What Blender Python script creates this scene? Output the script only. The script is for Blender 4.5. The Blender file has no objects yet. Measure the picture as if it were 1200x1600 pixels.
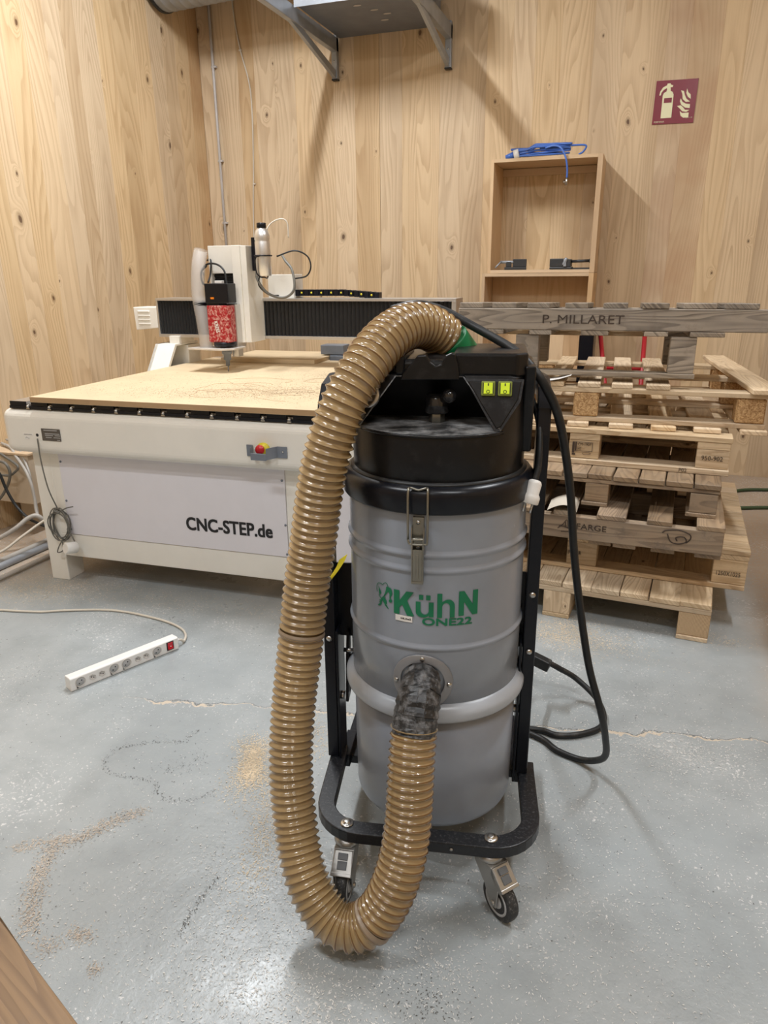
import bpy, bmesh, math, random
from mathutils import Vector, Matrix
random.seed(7)
sc = bpy.context.scene
COL = sc.collection
R = math.radians

# ------------------------------------------------------------------ camera
cam_d = bpy.data.cameras.new('camera'); cam = bpy.data.objects.new('camera', cam_d); COL.objects.link(cam)
cam_d.sensor_fit = 'VERTICAL'; cam_d.sensor_height = 32.0; cam_d.lens = 32.0*1120/1600
cam_d.clip_start = .02
P_, RO_, WY_ = R(18.4), R(-0.5), R(-19.3)
right = Vector((1, 0, 0)); fwd = Vector((0, math.cos(P_), -math.sin(P_))); up = Vector((0, math.sin(P_), math.cos(P_)))
Mz = Matrix.Rotation(-WY_, 3, 'Z')
cr = Mz @ (right*math.cos(RO_)+up*math.sin(RO_)); cu = Mz @ (up*math.cos(RO_)-right*math.sin(RO_)); cf = Mz @ fwd
mw = Matrix((cr, cu, -cf)).transposed().to_4x4(); mw.translation = Vector((0, 0, 1.5))
cam.matrix_world = mw
sc.camera = cam

# ------------------------------------------------------------------ light
sc.view_settings.view_transform = 'Standard'; sc.view_settings.look = 'None'
sc.view_settings.gamma = 1; sc.view_settings.use_curve_mapping = False
sc.view_settings.exposure = 0.0
world = bpy.data.worlds.new('world'); sc.world = world; world.use_nodes = True
world.node_tree.nodes['Background'].inputs[0].default_value = (.93, .96, 1, 1)
world.node_tree.nodes['Background'].inputs[1].default_value = .09
LAMPS = [  # x, y, z, length, width, rot, watts
    (-2.2, 3.4, 4.12, 1.2, .09, 90, 118),
    (0.95, 2.85, 4.12, 1.2, .09, 90, 56),
    (-1.9, 0.2, 4.12, 1.2, .16, 0, 58),
    (0.9, -0.3, 4.12, 1.2, .16, 0, 46),
    (-0.5, -2.3, 4.12, 1.2, .16, 0, 22),
]
def lamp_light(i, x, y, z, l, w, rot, watts):
    d = bpy.data.lights.new('ceiling_lamp_light', 'AREA'); d.shape = 'RECTANGLE'; d.size = l; d.size_y = w
    d.energy = watts; d.color = (.93, .965, 1.0)
    o = bpy.data.objects.new('ceiling_lamp_light', d); COL.objects.link(o)
    o.location = (x, y, z-.045); o.rotation_euler = (0, 0, R(rot))
for i, L in enumerate(LAMPS): lamp_light(i, *L)

# ------------------------------------------------------------------ node helpers
def new_mat(name):
    m = bpy.data.materials.new(name); m.use_nodes = True
    nt = m.node_tree; b = nt.nodes['Principled BSDF']
    return m, nt, b
def N(nt, t, **k):
    n = nt.nodes.new(t)
    for a, v in k.items(): setattr(n, a, v)
    return n
def inp(nt, s, v):
    if isinstance(v, bpy.types.NodeSocket): nt.links.new(v, s)
    else: s.default_value = v
def math_(nt, op, a, b=0.0, c=None, clamp=False):
    n = N(nt, 'ShaderNodeMath', operation=op); n.use_clamp = clamp
    inp(nt, n.inputs[0], a); inp(nt, n.inputs[1], b)
    if c is not None: inp(nt, n.inputs[2], c)
    return n.outputs[0]
def vmath(nt, op, a, b):
    n = N(nt, 'ShaderNodeVectorMath', operation=op); inp(nt, n.inputs[0], a); inp(nt, n.inputs[1], b); return n.outputs[0]
def rgb(c): return (c[0], c[1], c[2], 1)
def srgb(r, g, b):
    f = lambda v: ((v/255+.055)/1.055)**2.4 if v > 10 else v/255/12.92
    return (f(r), f(g), f(b))
def mixc(nt, f, a, b, mode='MIX'):
    n = N(nt, 'ShaderNodeMix', data_type='RGBA', blend_type=mode)
    inp(nt, n.inputs[0], f)
    inp(nt, n.inputs[6], rgb(a) if isinstance(a, tuple) and len(a) == 3 else a)
    inp(nt, n.inputs[7], rgb(b) if isinstance(b, tuple) and len(b) == 3 else b)
    return n.outputs[2]
def noise(nt, vec, scale, detail=3, rough=.5, dist=0.0, out=0):
    n = N(nt, 'ShaderNodeTexNoise'); inp(nt, n.inputs['Vector'], vec); n.inputs['Scale'].default_value = scale
    n.inputs['Detail'].default_value = detail; n.inputs['Roughness'].default_value = rough; n.inputs['Distortion'].default_value = dist
    return n.outputs[out]
def mapr(nt, v, a, b, c=0.0, d=1.0):
    n = N(nt, 'ShaderNodeMapRange', interpolation_type='SMOOTHSTEP'); inp(nt, n.inputs[0], v)
    for i, x in enumerate((a, b, c, d)): n.inputs[i+1].default_value = x
    return n.outputs[0]
def bump(nt, b, h, strength=.3, dist=.002):
    n = N(nt, 'ShaderNodeBump'); n.inputs['Strength'].default_value = strength; n.inputs['Distance'].default_value = dist
    inp(nt, n.inputs['Height'], h); nt.links.new(n.outputs[0], b.inputs['Normal'])
def objco(nt): return N(nt, 'ShaderNodeTexCoord').outputs['Object']
def sep(nt, v):
    n = N(nt, 'ShaderNodeSeparateXYZ'); inp(nt, n.inputs[0], v); return n.outputs
def comb(nt, x, y, z):
    n = N(nt, 'ShaderNodeCombineXYZ')
    for i, v in enumerate((x, y, z)): inp(nt, n.inputs[i], v)
    return n.outputs[0]

def simple(name, col, rough=.5, metal=0, dust=0, dth=(.5, .76), vert=.2, dustcol=(.55, .5, .45), dscale=25, coat=0, bmp=0, bscale=300, trans=0, var=.06, emit=None):
    m, nt, b = new_mat(name)
    co = objco(nt)
    nz = noise(nt, co, 6, 4, .6)
    c = mixc(nt, mapr(nt, nz, .3, .7), tuple(x*(1-var) for x in col), tuple(min(1, x*(1+var)) for x in col))
    if dust:
        geo = N(nt, 'ShaderNodeNewGeometry'); nx = sep(nt, geo.outputs['Normal'])
        upf = mapr(nt, nx[2], -.1, 1.0, vert, 1.0)
        n2 = noise(nt, co, dscale, 8, .72)
        f = math_(nt, 'MULTIPLY', mapr(nt, n2, dth[0], dth[1]), math_(nt, 'MULTIPLY', upf, dust))
        c = mixc(nt, f, c, dustcol)
        r = math_(nt, 'ADD', math_(nt, 'MULTIPLY', f, .4), rough)
        nt.links.new(r, b.inputs['Roughness'])
    else: b.inputs['Roughness'].default_value = rough
    nt.links.new(c, b.inputs['Base Color'])
    b.inputs['Metallic'].default_value = metal
    b.inputs['Coat Weight'].default_value = coat
    b.inputs['Specular IOR Level'].default_value = .36 if name.startswith('black_') else .5
    if trans: b.inputs['Transmission Weight'].default_value = trans
    if emit:
        b.inputs['Emission Color'].default_value = rgb(emit[0]); b.inputs['Emission Strength'].default_value = emit[1]
    if bmp: bump(nt, b, noise(nt, co, bscale, 2), bmp, .001)
    return m

def wood(name, light, dark, axis='Z', rings=26, field=1.0, knots=.5, kscale=3.2, grey=None, rough=.6, gap=.06, objvar=.12, rs=.9, dirt=0, red=None):
    m, nt, b = new_mat(name)
    co = objco(nt); s = sep(nt, co)
    rnd = N(nt, 'ShaderNodeObjectInfo').outputs['Random']
    off = math_(nt, 'MULTIPLY', rnd, 37.0)
    if axis == 'Z': u, w, g = s[0], s[1], s[2]
    elif axis == 'X': u, w, g = s[2], s[1], s[0]
    else: u, w, g = s[0], s[2], s[1]
    uu = math_(nt, 'ADD', u, w)
    v2 = comb(nt, math_(nt, 'ADD', uu, off), math_(nt, 'ADD', g, math_(nt, 'MULTIPLY', rnd, 11.0)), off)
    # knots
    kv = N(nt, 'ShaderNodeTexVoronoi', voronoi_dimensions='2D', feature='F1'); kv.inputs['Scale'].default_value = kscale
    sx = N(nt, 'ShaderNodeVectorMath', operation='MULTIPLY'); nt.links.new(v2, sx.inputs[0]); sx.inputs[1].default_value = (1.0, .62, 1)
    wob = noise(nt, v2, 14, 2, .5, 0, 1)
    wv = N(nt, 'ShaderNodeVectorMath', operation='MULTIPLY_ADD'); nt.links.new(wob, wv.inputs[0]); wv.inputs[1].default_value = (.02, .02, 0); nt.links.new(sx.outputs[0], wv.inputs[2])
    nt.links.new(wv.outputs[0], kv.inputs['Vector'])
    kd = kv.outputs['Distance']; kc = sep(nt, kv.outputs['Color'])
    has = mapr(nt, kc[0], 1-knots, 1-knots+.02)
    size = mapr(nt, kc[1], 0, 1, .22, .85)
    kdn = math_(nt, 'DIVIDE', kd, size)
    # ring field: contours of a noise stretched along the grain
    st = N(nt, 'ShaderNodeVectorMath', operation='MULTIPLY'); nt.links.new(v2, st.inputs[0]); st.inputs[1].default_value = (3.4*field, .34*field, 1)
    fld = noise(nt, st.outputs[0], 1.0, 2.5, .42, .0)
    kb = math_(nt, 'MULTIPLY', has, math_(nt, 'POWER', 2.718, math_(nt, 'MULTIPLY', math_(nt, 'MULTIPLY', kdn, kdn), -30.0)))
    fld2 = math_(nt, 'ADD', fld, math_(nt, 'MULTIPLY', kb, .10))
    ph = math_(nt, 'MULTIPLY', fld2, rings*2.2)
    fr = math_(nt, 'FRACT', ph)
    ringv = math_(nt, 'MULTIPLY', mapr(nt, fr, .25, .92), mapr(nt, fr, 1.0, .93))
    fib = N(nt, 'ShaderNodeVectorMath', operation='MULTIPLY'); nt.links.new(v2, fib.inputs[0]); fib.inputs[1].default_value = (130, 4, 1)
    fb = noise(nt, fib.outputs[0], 1.0, 3, .6)
    blot = noise(nt, v2, 2.2, 3, .5)
    f = math_(nt, 'ADD', math_(nt, 'MULTIPLY', ringv, rs*.62), math_(nt, 'MULTIPLY', mapr(nt, fb, .35, .75), .2))
    f = math_(nt, 'MULTIPLY', f, mapr(nt, blot, .25, .7, .45, 1.0))
    c = mixc(nt, f, light, dark)
    c = mixc(nt, mapr(nt, fld, .52, .66, 0, .32), c, tuple(x*.82 for x in dark))
    if red: c = mixc(nt, math_(nt, 'MULTIPLY', mapr(nt, N(nt, 'ShaderNodeObjectInfo').outputs['Random'], .86, .9), mapr(nt, blot, .3, .6, .1, .6)), c, red)
    c = mixc(nt, math_(nt, 'MULTIPLY', has, mapr(nt, kdn, .13, .05, 0, .55)), c, tuple(x*.6 for x in dark))
    c = mixc(nt, math_(nt, 'MULTIPLY', has, mapr(nt, kdn, .055, .035, 0, .85)), c, (.09, .04, .018))
    if grey:
        g1 = noise(nt, v2, 5, 5, .6)
        c = mixc(nt, mapr(nt, g1, .35, .7, .05, .65), c, grey)
    if dirt:
        d1 = noise(nt, co, 16, 6, .7)
        c = mixc(nt, math_(nt, 'MULTIPLY', mapr(nt, d1, .52, .75), dirt), c, (.16, .12, .09))
    hs = N(nt, 'ShaderNodeHueSaturation'); nt.links.new(c, hs.inputs['Color'])
    rr = math_(nt, 'FRACT', math_(nt, 'MULTIPLY', rnd, 17.3))
    nt.links.new(mapr(nt, rr, 0, 1, 1-objvar, 1+objvar), hs.inputs['Value'])
    nt.links.new(mapr(nt, math_(nt, 'FRACT', math_(nt, 'MULTIPLY', rnd, 7.7)), 0, 1, .9, 1.08), hs.inputs['Saturation'])
    nt.links.new(hs.outputs[0], b.inputs['Base Color'])
    b.inputs['Roughness'].default_value = rough
    bump(nt, b, math_(nt, 'ADD', fb, math_(nt, 'MULTIPLY', ringv, -.5)), .15, .001)
    return m

M = {}
M['wall'] = wood('pine_wall', srgb(214, 189, 153), srgb(168, 136, 99), 'Z', rings=17, field=.75, knots=.55, kscale=3.2, objvar=.035, rs=.72, red=srgb(180, 142, 106))
for ax in 'XYZ':
    M['fresh'+ax] = wood('fresh_pallet_wood_'+ax.lower(), srgb(218, 196, 164), srgb(166, 134, 98), ax, rings=10, field=2.2, knots=.35, kscale=4.5, objvar=.12, dirt=.35)
    M['aged'+ax] = wood('aged_pallet_wood_'+ax.lower(), srgb(158, 134, 107), srgb(78, 58, 42), ax, rings=11, field=2.0, knots=.4, kscale=4.5, grey=srgb(150, 134, 114), objvar=.16, dirt=.9, rs=1.1)
    M['grey'+ax] = wood('weathered_pallet_wood_'+ax.lower(), srgb(156, 142, 124), srgb(64, 52, 42), ax, rings=12, field=1.9, knots=.35, kscale=3, grey=srgb(140, 130, 118), objvar=.14, dirt=.5, rs=1.3)
M['ply'] = wood('plywood', srgb(210, 180, 142), srgb(178, 142, 104), 'Z', rings=6, field=1.2, knots=.25, kscale=2, objvar=.03, rs=.5)
M['plyX'] = wood('plywood_edge', srgb(210, 182, 146), srgb(178, 144, 106), 'X', rings=5, knots=0.02, kscale=2, objvar=.04, rs=.3)
M['beam'] = wood('sawhorse_wood', srgb(134, 108, 80), srgb(84, 62, 44), 'X', rings=5, field=6, knots=.0, kscale=3, objvar=.02, rough=.5, rs=.7, dirt=.5)
M['white'] = simple('white_powder_coat', srgb(232, 229, 221), .38, dust=.12, dustcol=srgb(190, 170, 140), dscale=40, var=.02)
M['panel'] = simple('white_panel_sheet', srgb(222, 220, 226), .42, var=.015)
M['black'] = simple('black_plastic', (.0065, .0065, .0075), .3, dust=.22, dustcol=(.3, .3, .3), dscale=24, bmp=.12, bscale=500)
M['blackclean'] = simple('black_paint', (.005, .006, .010), .28, dust=.08, dustcol=(.3, .3, .3), dscale=60)
M['blackdust'] = simple('dusty_black_paint', (.009, .010, .013), .36, dust=.3, dustcol=(.4, .4, .4), dscale=150)
M['recess'] = simple('sawdust_covered_black_plastic', (.014, .014, .014), .45, dust=1.0, dth=(.34, .7), dustcol=(.34, .335, .33), dscale=14, bmp=.2, bscale=300)
M['rubber'] = simple('black_rubber_cable', (.016, .017, .018), .45, dust=.15)
M['drum'] = simple('grey_enamel', srgb(146, 153, 164), .24, var=.04, dust=.08, dustcol=srgb(175, 175, 178), dscale=30, coat=.15)
M['bin'] = simple('grey_enamel_bin', srgb(144, 151, 163), .3, var=.05, coat=.1)
M['band'] = simple('light_grey_band', srgb(170, 175, 182), .3, var=.03)
M['chrome'] = simple('zinc_plated_steel', (.55, .54, .52), .28, metal=1, var=.12)
M['castermetal'] = simple('dusty_caster_steel', (.44, .43, .41), .34, metal=.8, dust=.4, dustcol=(.5, .48, .45), dscale=60)
M['latchmetal'] = simple('dull_olive_steel', (.30, .29, .25), .32, metal=.9, var=.15)
M['flange'] = simple('grey_flange_steel', srgb(138, 138, 140), .32, metal=.2, dust=.3, dustcol=srgb(160, 158, 155), dscale=50)
M['hose'] = simple('tan_hose_plastic', srgb(160, 135, 96), .2, var=.12, coat=.6, dust=.2, dustcol=srgb(180, 158, 122), dscale=7)
M['hosewire'] = simple('brown_hose_spiral', srgb(112, 80, 44), .22, coat=.8, var=.15)
M['tape'] = simple('dusty_black_tape', (.016, .016, .017), .38, dust=.75, dth=(.42, .66), vert=.9, dustcol=(.26, .26, .265), dscale=34, bmp=.7, bscale=55)
M['greyjoint'] = simple('dirty_grey_joint', srgb(146, 128, 108), .35)
M['blackknob'] = simple('glossy_black_knob', (.02, .02, .022), .16, coat=.6)
M['litedgewear'] = simple('scuffed_lit_edge', (.05, .05, .055), .5, dust=.9, dth=(.4, .6), vert=1, dustcol=(.3, .3, .3), dscale=60)
M['plinthshade'] = simple('painted_plinth_shade', (.045, .03, .02), .8)  # shade below the plinth, put into the colour
M['green'] = simple('green_tape', srgb(20, 120, 70), .45)
M['greenprint'] = simple('green_print', srgb(18, 116, 78), .4, var=.02)
M['lime'] = simple('backlit_yellow_green_switch', srgb(196, 216, 40), .35, emit=(srgb(200, 220, 40), .25))
M['limedark'] = simple('olive_switch_frame', srgb(128, 138, 60), .4)
M['print'] = simple('black_print', (.016, .016, .018), .45, var=.01)
M['brownprint'] = simple('burned_brown_print', (.05, .032, .022), .7, var=.1)
M['whiteplastic'] = simple('white_plastic', srgb(232, 230, 226), .35, dust=.1, dustcol=srgb(190, 185, 175), dscale=60, var=.01)
M['greyplastic'] = simple('grey_plastic', srgb(176, 176, 176), .35)
M['socket'] = simple('light_grey_socket', srgb(205, 200, 194), .4, dust=.2)
M['dark'] = simple('dark_hole', (.015, .015, .015), .7)
M['mdf'] = simple('mdf_board', srgb(208, 186, 152), .7, dust=.5, dustcol=srgb(226, 204, 166), dscale=14, var=.05, bmp=.15)
M['mdfedge'] = simple('mdf_edge', srgb(172, 142, 106), .8)
M['alu'] = simple('aluminium', (.62, .61, .60), .32, metal=.85, dust=.25, dustcol=(.6, .55, .48))
M['brushed'] = simple('brushed_aluminium', (.78, .78, .78), .36, metal=.9)
M['galv'] = simple('galvanised_steel', srgb(158, 164, 172), .4, metal=.35, var=.12, bmp=.05, bscale=60)
M['galvdark'] = simple('grey_steel_sheet', srgb(120, 127, 138), .45, metal=.25, var=.1)
M['bellows'] = simple('black_bellows', (.018, .018, .019), .55, dust=.25, dustcol=(.2, .18, .16), dscale=30)
M['red'] = simple('red_paint', srgb(176, 24, 34), .3, dust=0)
M['reddust'] = simple('red_housing_with_dust', srgb(166, 24, 34), .35, dust=.9, dth=(.46, .6), vert=1.0, dustcol=srgb(206, 160, 150), dscale=70)
M['redtube'] = simple('red_steel_tube', srgb(170, 36, 44), .35)
M['yellow'] = simple('yellow_plastic', srgb(214, 196, 40), .4)
M['conduit'] = simple('grey_conduit', srgb(190, 186, 184), .4)
M['creamcable'] = simple('cream_cable', srgb(204, 196, 182), .5)
M['greycable'] = simple('grey_cable', srgb(108, 106, 100), .5)
M['palecable'] = simple('pale_grey_hose', srgb(176, 172, 166), .45)
M['blue'] = simple('blue_hose', srgb(66, 108, 190), .35)
M['greenhose'] = simple('dark_green_hose', srgb(58, 78, 52), .5)
M['maroon'] = simple('maroon_sign_face', srgb(126, 36, 52), .25, var=.02)
M['glow'] = simple('pale_yellow_sign_print', srgb(230, 228, 190), .4, var=.01)
M['paper'] = simple('white_paper', srgb(236, 234, 230), .6)
M['sheet'] = simple('plastered_ceiling', srgb(196, 190, 182), .8)
M['tubeglow'] = simple('lit_tube', (1, 1, 1), .3, emit=((1, .95, .88), 12))
M['leftbox'] = simple('beige_painted_box', srgb(202, 186, 164), .6, var=.05)

def chipboard():
    m, nt, b = new_mat('pressed_chip_block'); co = objco(nt)
    v = N(nt, 'ShaderNodeTexVoronoi'); v.inputs['Scale'].default_value = 190; nt.links.new(co, v.inputs['Vector'])
    k = sep(nt, v.outputs['Color'])
    c = mixc(nt, k[0], srgb(150, 112, 70), srgb(206, 172, 126)); nt.links.new(c, b.inputs['Base Color']); b.inputs['Roughness'].default_value = .8
    bump(nt, b, k[1], .4, .001); return m
M['chip'] = chipboard()
def endgrain():
    m, nt, b = new_mat('end_grain_block'); co = objco(nt); s = sep(nt, co)
    rnd = N(nt, 'ShaderNodeObjectInfo').outputs['Random']
    nz = noise(nt, co, 12, 2)
    x = math_(nt, 'ADD', s[0], -.30); z = math_(nt, 'ADD', s[2], .01)
    r = math_(nt, 'SQRT', math_(nt, 'ADD', math_(nt, 'MULTIPLY', x, x), math_(nt, 'MULTIPLY', z, z)))
    f = math_(nt, 'FRACT', math_(nt, 'ADD', math_(nt, 'MULTIPLY', r, 190.0), math_(nt, 'MULTIPLY', nz, 2.5)))
    n3 = noise(nt, co, 240, 3)
    c = mixc(nt, math_(nt, 'ADD', math_(nt, 'MULTIPLY', mapr(nt, f, .3, .9), .6), math_(nt, 'MULTIPLY', n3, .3)), srgb(212, 186, 150), srgb(146, 112, 78))
    nt.links.new(c, b.inputs['Base Color']); b.inputs['Roughness'].default_value = .8; return m
M['endgrain'] = endgrain()

def clear_tube():
    m, nt, b = new_mat('clear_ribbed_plastic')
    b.inputs['Base Color'].default_value = (.8, .78, .76, 1); b.inputs['Roughness'].default_value = .2
    b.inputs['Alpha'].default_value = .38; return m
M['clear'] = clear_tube()

def floor_mat():
    m, nt, b = new_mat('painted_concrete_floor'); co = objco(nt); s = sep(nt, co)
    big = noise(nt, co, 1.3, 4, .55); mid = noise(nt, co, 5.5, 5, .6)
    c = mixc(nt, mapr(nt, big, .3, .7), srgb(150, 156, 158), srgb(170, 175, 176))
    c = mixc(nt, mapr(nt, mid, .42, .72, 0, .5), c, srgb(136, 141, 142))
    # dusty brown zones: left by the wall, by the back wall, right side
    gx = s[0]; gy = s[1]
    nzz = noise(nt, co, 2.2, 6, .65)
    edge = math_(nt, 'ADD', math_(nt, 'MULTIPLY', nzz, 1.4), -.7)
    backd = mapr(nt, math_(nt, 'ADD', gy, edge), 3.4, 4.5)
    leftd = mapr(nt, math_(nt, 'ADD', math_(nt, 'ADD', math_(nt, 'MULTIPLY', gx, -1.0), math_(nt, 'MULTIPLY', gy, .55)), edge), 3.95, 4.75)
    rightd = math_(nt, 'MULTIPLY', mapr(nt, math_(nt, 'ADD', gx, math_(nt, 'MULTIPLY', edge, .12)), .5, .72), mapr(nt, math_(nt, 'ADD', gy, edge), 1.9, 3.0))
    f1 = noise(nt, co, 60, 6, .7)
    zone = math_(nt, 'MAXIMUM', math_(nt, 'MAXIMUM', backd, leftd), rightd)
    c = mixc(nt, math_(nt, 'MULTIPLY', zone, mapr(nt, f1, .3, .6, .45, .9)), c, srgb(172, 148, 122))
    # crumbs : pale flecks, clustered
    st = N(nt, 'ShaderNodeVectorMath', operation='MULTIPLY'); nt.links.new(co, st.inputs[0]); st.inputs[1].default_value = (1, 1.0, 1)
    warp = N(nt, 'ShaderNodeVectorMath', operation='MULTIPLY_ADD'); nt.links.new(noise(nt, co, 30, 3, .6, 0, 1), warp.inputs[0]); warp.inputs[1].default_value = (.03, .03, 0); nt.links.new(st.outputs[0], warp.inputs[2])
    v1 = noise(nt, warp.outputs[0], 95, 4, .66)
    clus = noise(nt, co, 2.6, 4, .62)
    thr = mapr(nt, clus, .35, .68, .70, .565)
    fl = mapr(nt, math_(nt, 'SUBTRACT', v1, thr), 0.0, .03)
    c = mixc(nt, math_(nt, 'MULTIPLY', fl, .85), c, srgb(216, 215, 213))
    v2 = N(nt, 'ShaderNodeTexVoronoi'); v2.inputs['Scale'].default_value = 42; nt.links.new(warp.outputs[0], v2.inputs['Vector'])
    kk = sep(nt, v2.outputs['Color'])
    sp = math_(nt, 'MULTIPLY', mapr(nt, v2.outputs['Distance'], .10, .07), mapr(nt, kk[0], .90, .92))
    c = mixc(nt, math_(nt, 'MULTIPLY', sp, .5), c, srgb(214, 212, 208))
    v3 = N(nt, 'ShaderNodeTexVoronoi'); v3.inputs['Scale'].default_value = 30; nt.links.new(vmath(nt, 'ADD', warp.outputs[0], (3.3, 1.7, 0)), v3.inputs['Vector'])
    k3 = sep(nt, v3.outputs['Color'])
    sp3 = math_(nt, 'MULTIPLY', mapr(nt, v3.outputs['Distance'], .09, .06), mapr(nt, k3[0], .92, .94))
    c = mixc(nt, math_(nt, 'MULTIPLY', sp3, .85), c, srgb(70, 70, 68))
    # chipped darker patches
    dk = noise(nt, warp.outputs[0], 55, 3, .6); dz = noise(nt, vmath(nt, 'ADD', co, (9.1, 4.2, 0)), 2.0, 3, .5)
    dm = math_(nt, 'MULTIPLY', mapr(nt, dk, .58, .62), mapr(nt, dz, .62, .70))
    c = mixc(nt, math_(nt, 'MULTIPLY', dm, .6), c, srgb(98, 100, 99))
    # long scratches
    sc_ = N(nt, 'ShaderNodeMapping'); nt.links.new(co, sc_.inputs[0]); sc_.inputs['Rotation'].default_value = (0, 0, .9); sc_.inputs['Scale'].default_value = (7, 90, 1)
    scn = noise(nt, sc_.outputs[0], 1.0, 3, .6)
    scr = math_(nt, 'MULTIPLY', mapr(nt, scn, .70, .74), mapr(nt, clus, .45, .6))
    c = mixc(nt, math_(nt, 'MULTIPLY', scr, .55), c, srgb(205, 203, 200))
    # long crack across the floor
    cw = noise(nt, co, 5, 6, .65); y0 = math_(nt, 'ADD', math_(nt, 'MULTIPLY', gx, .205), 2.225)
    yy = math_(nt, 'SUBTRACT', gy, math_(nt, 'ADD', y0, math_(nt, 'MULTIPLY', math_(nt, 'SUBTRACT', cw, .5), .16)))
    ay = math_(nt, 'ABSOLUTE', yy)
    cwid = noise(nt, co, 7, 3, .6)
    c1 = math_(nt, 'MULTIPLY', mapr(nt, math_(nt, 'DIVIDE', ay, mapr(nt, cwid, .38, .75, .0012, .009)), 1.0, .6), mapr(nt, gx, -1.75, -1.55))
    c = mixc(nt, math_(nt, 'MULTIPLY', c1, .75), c, srgb(214, 196, 172))
    ck = math_(nt, 'MULTIPLY', mapr(nt, math_(nt, 'ABSOLUTE', math_(nt, 'ADD', yy, -.007)), .0028, .001), mapr(nt, gx, -1.75, -1.55))
    c = mixc(nt, math_(nt, 'MULTIPLY', ck, .6), c, srgb(80, 76, 70))
    nt.links.new(c, b.inputs['Base Color'])
    rgh = math_(nt, 'ADD', mapr(nt, mid, .3, .7, .26, .4), math_(nt, 'MULTIPLY', math_(nt, 'ADD', fl, zone), .35))
    nt.links.new(rgh, b.inputs['Roughness'])
    h = math_(nt, 'ADD', math_(nt, 'MULTIPLY', noise(nt, warp.outputs[0], 60, 4, .6), .55), math_(nt, 'ADD', math_(nt, 'MULTIPLY', fl, .25), math_(nt, 'MULTIPLY', noise(nt, co, 9, 3), 1.2)))
    bump(nt, b, h, .26, .007)
    return m
M['floor'] = floor_mat()

# ------------------------------------------------------------------ mesh helpers
def tag(o, label=None, cat=None, group=None, kind=None):
    if label: o['label'] = label
    if cat: o['category'] = cat
    if group: o['group'] = group
    if kind: o['kind'] = kind
    return o
def empty(name, loc=(0, 0, 0), rz=0, label=None, cat=None, group=None, kind=None):
    o = bpy.data.objects.new(name, None); COL.objects.link(o); o.location = loc; o.rotation_euler = (0, 0, rz)
    o.empty_display_size = .1
    return tag(o, label, cat, group, kind)

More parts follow.
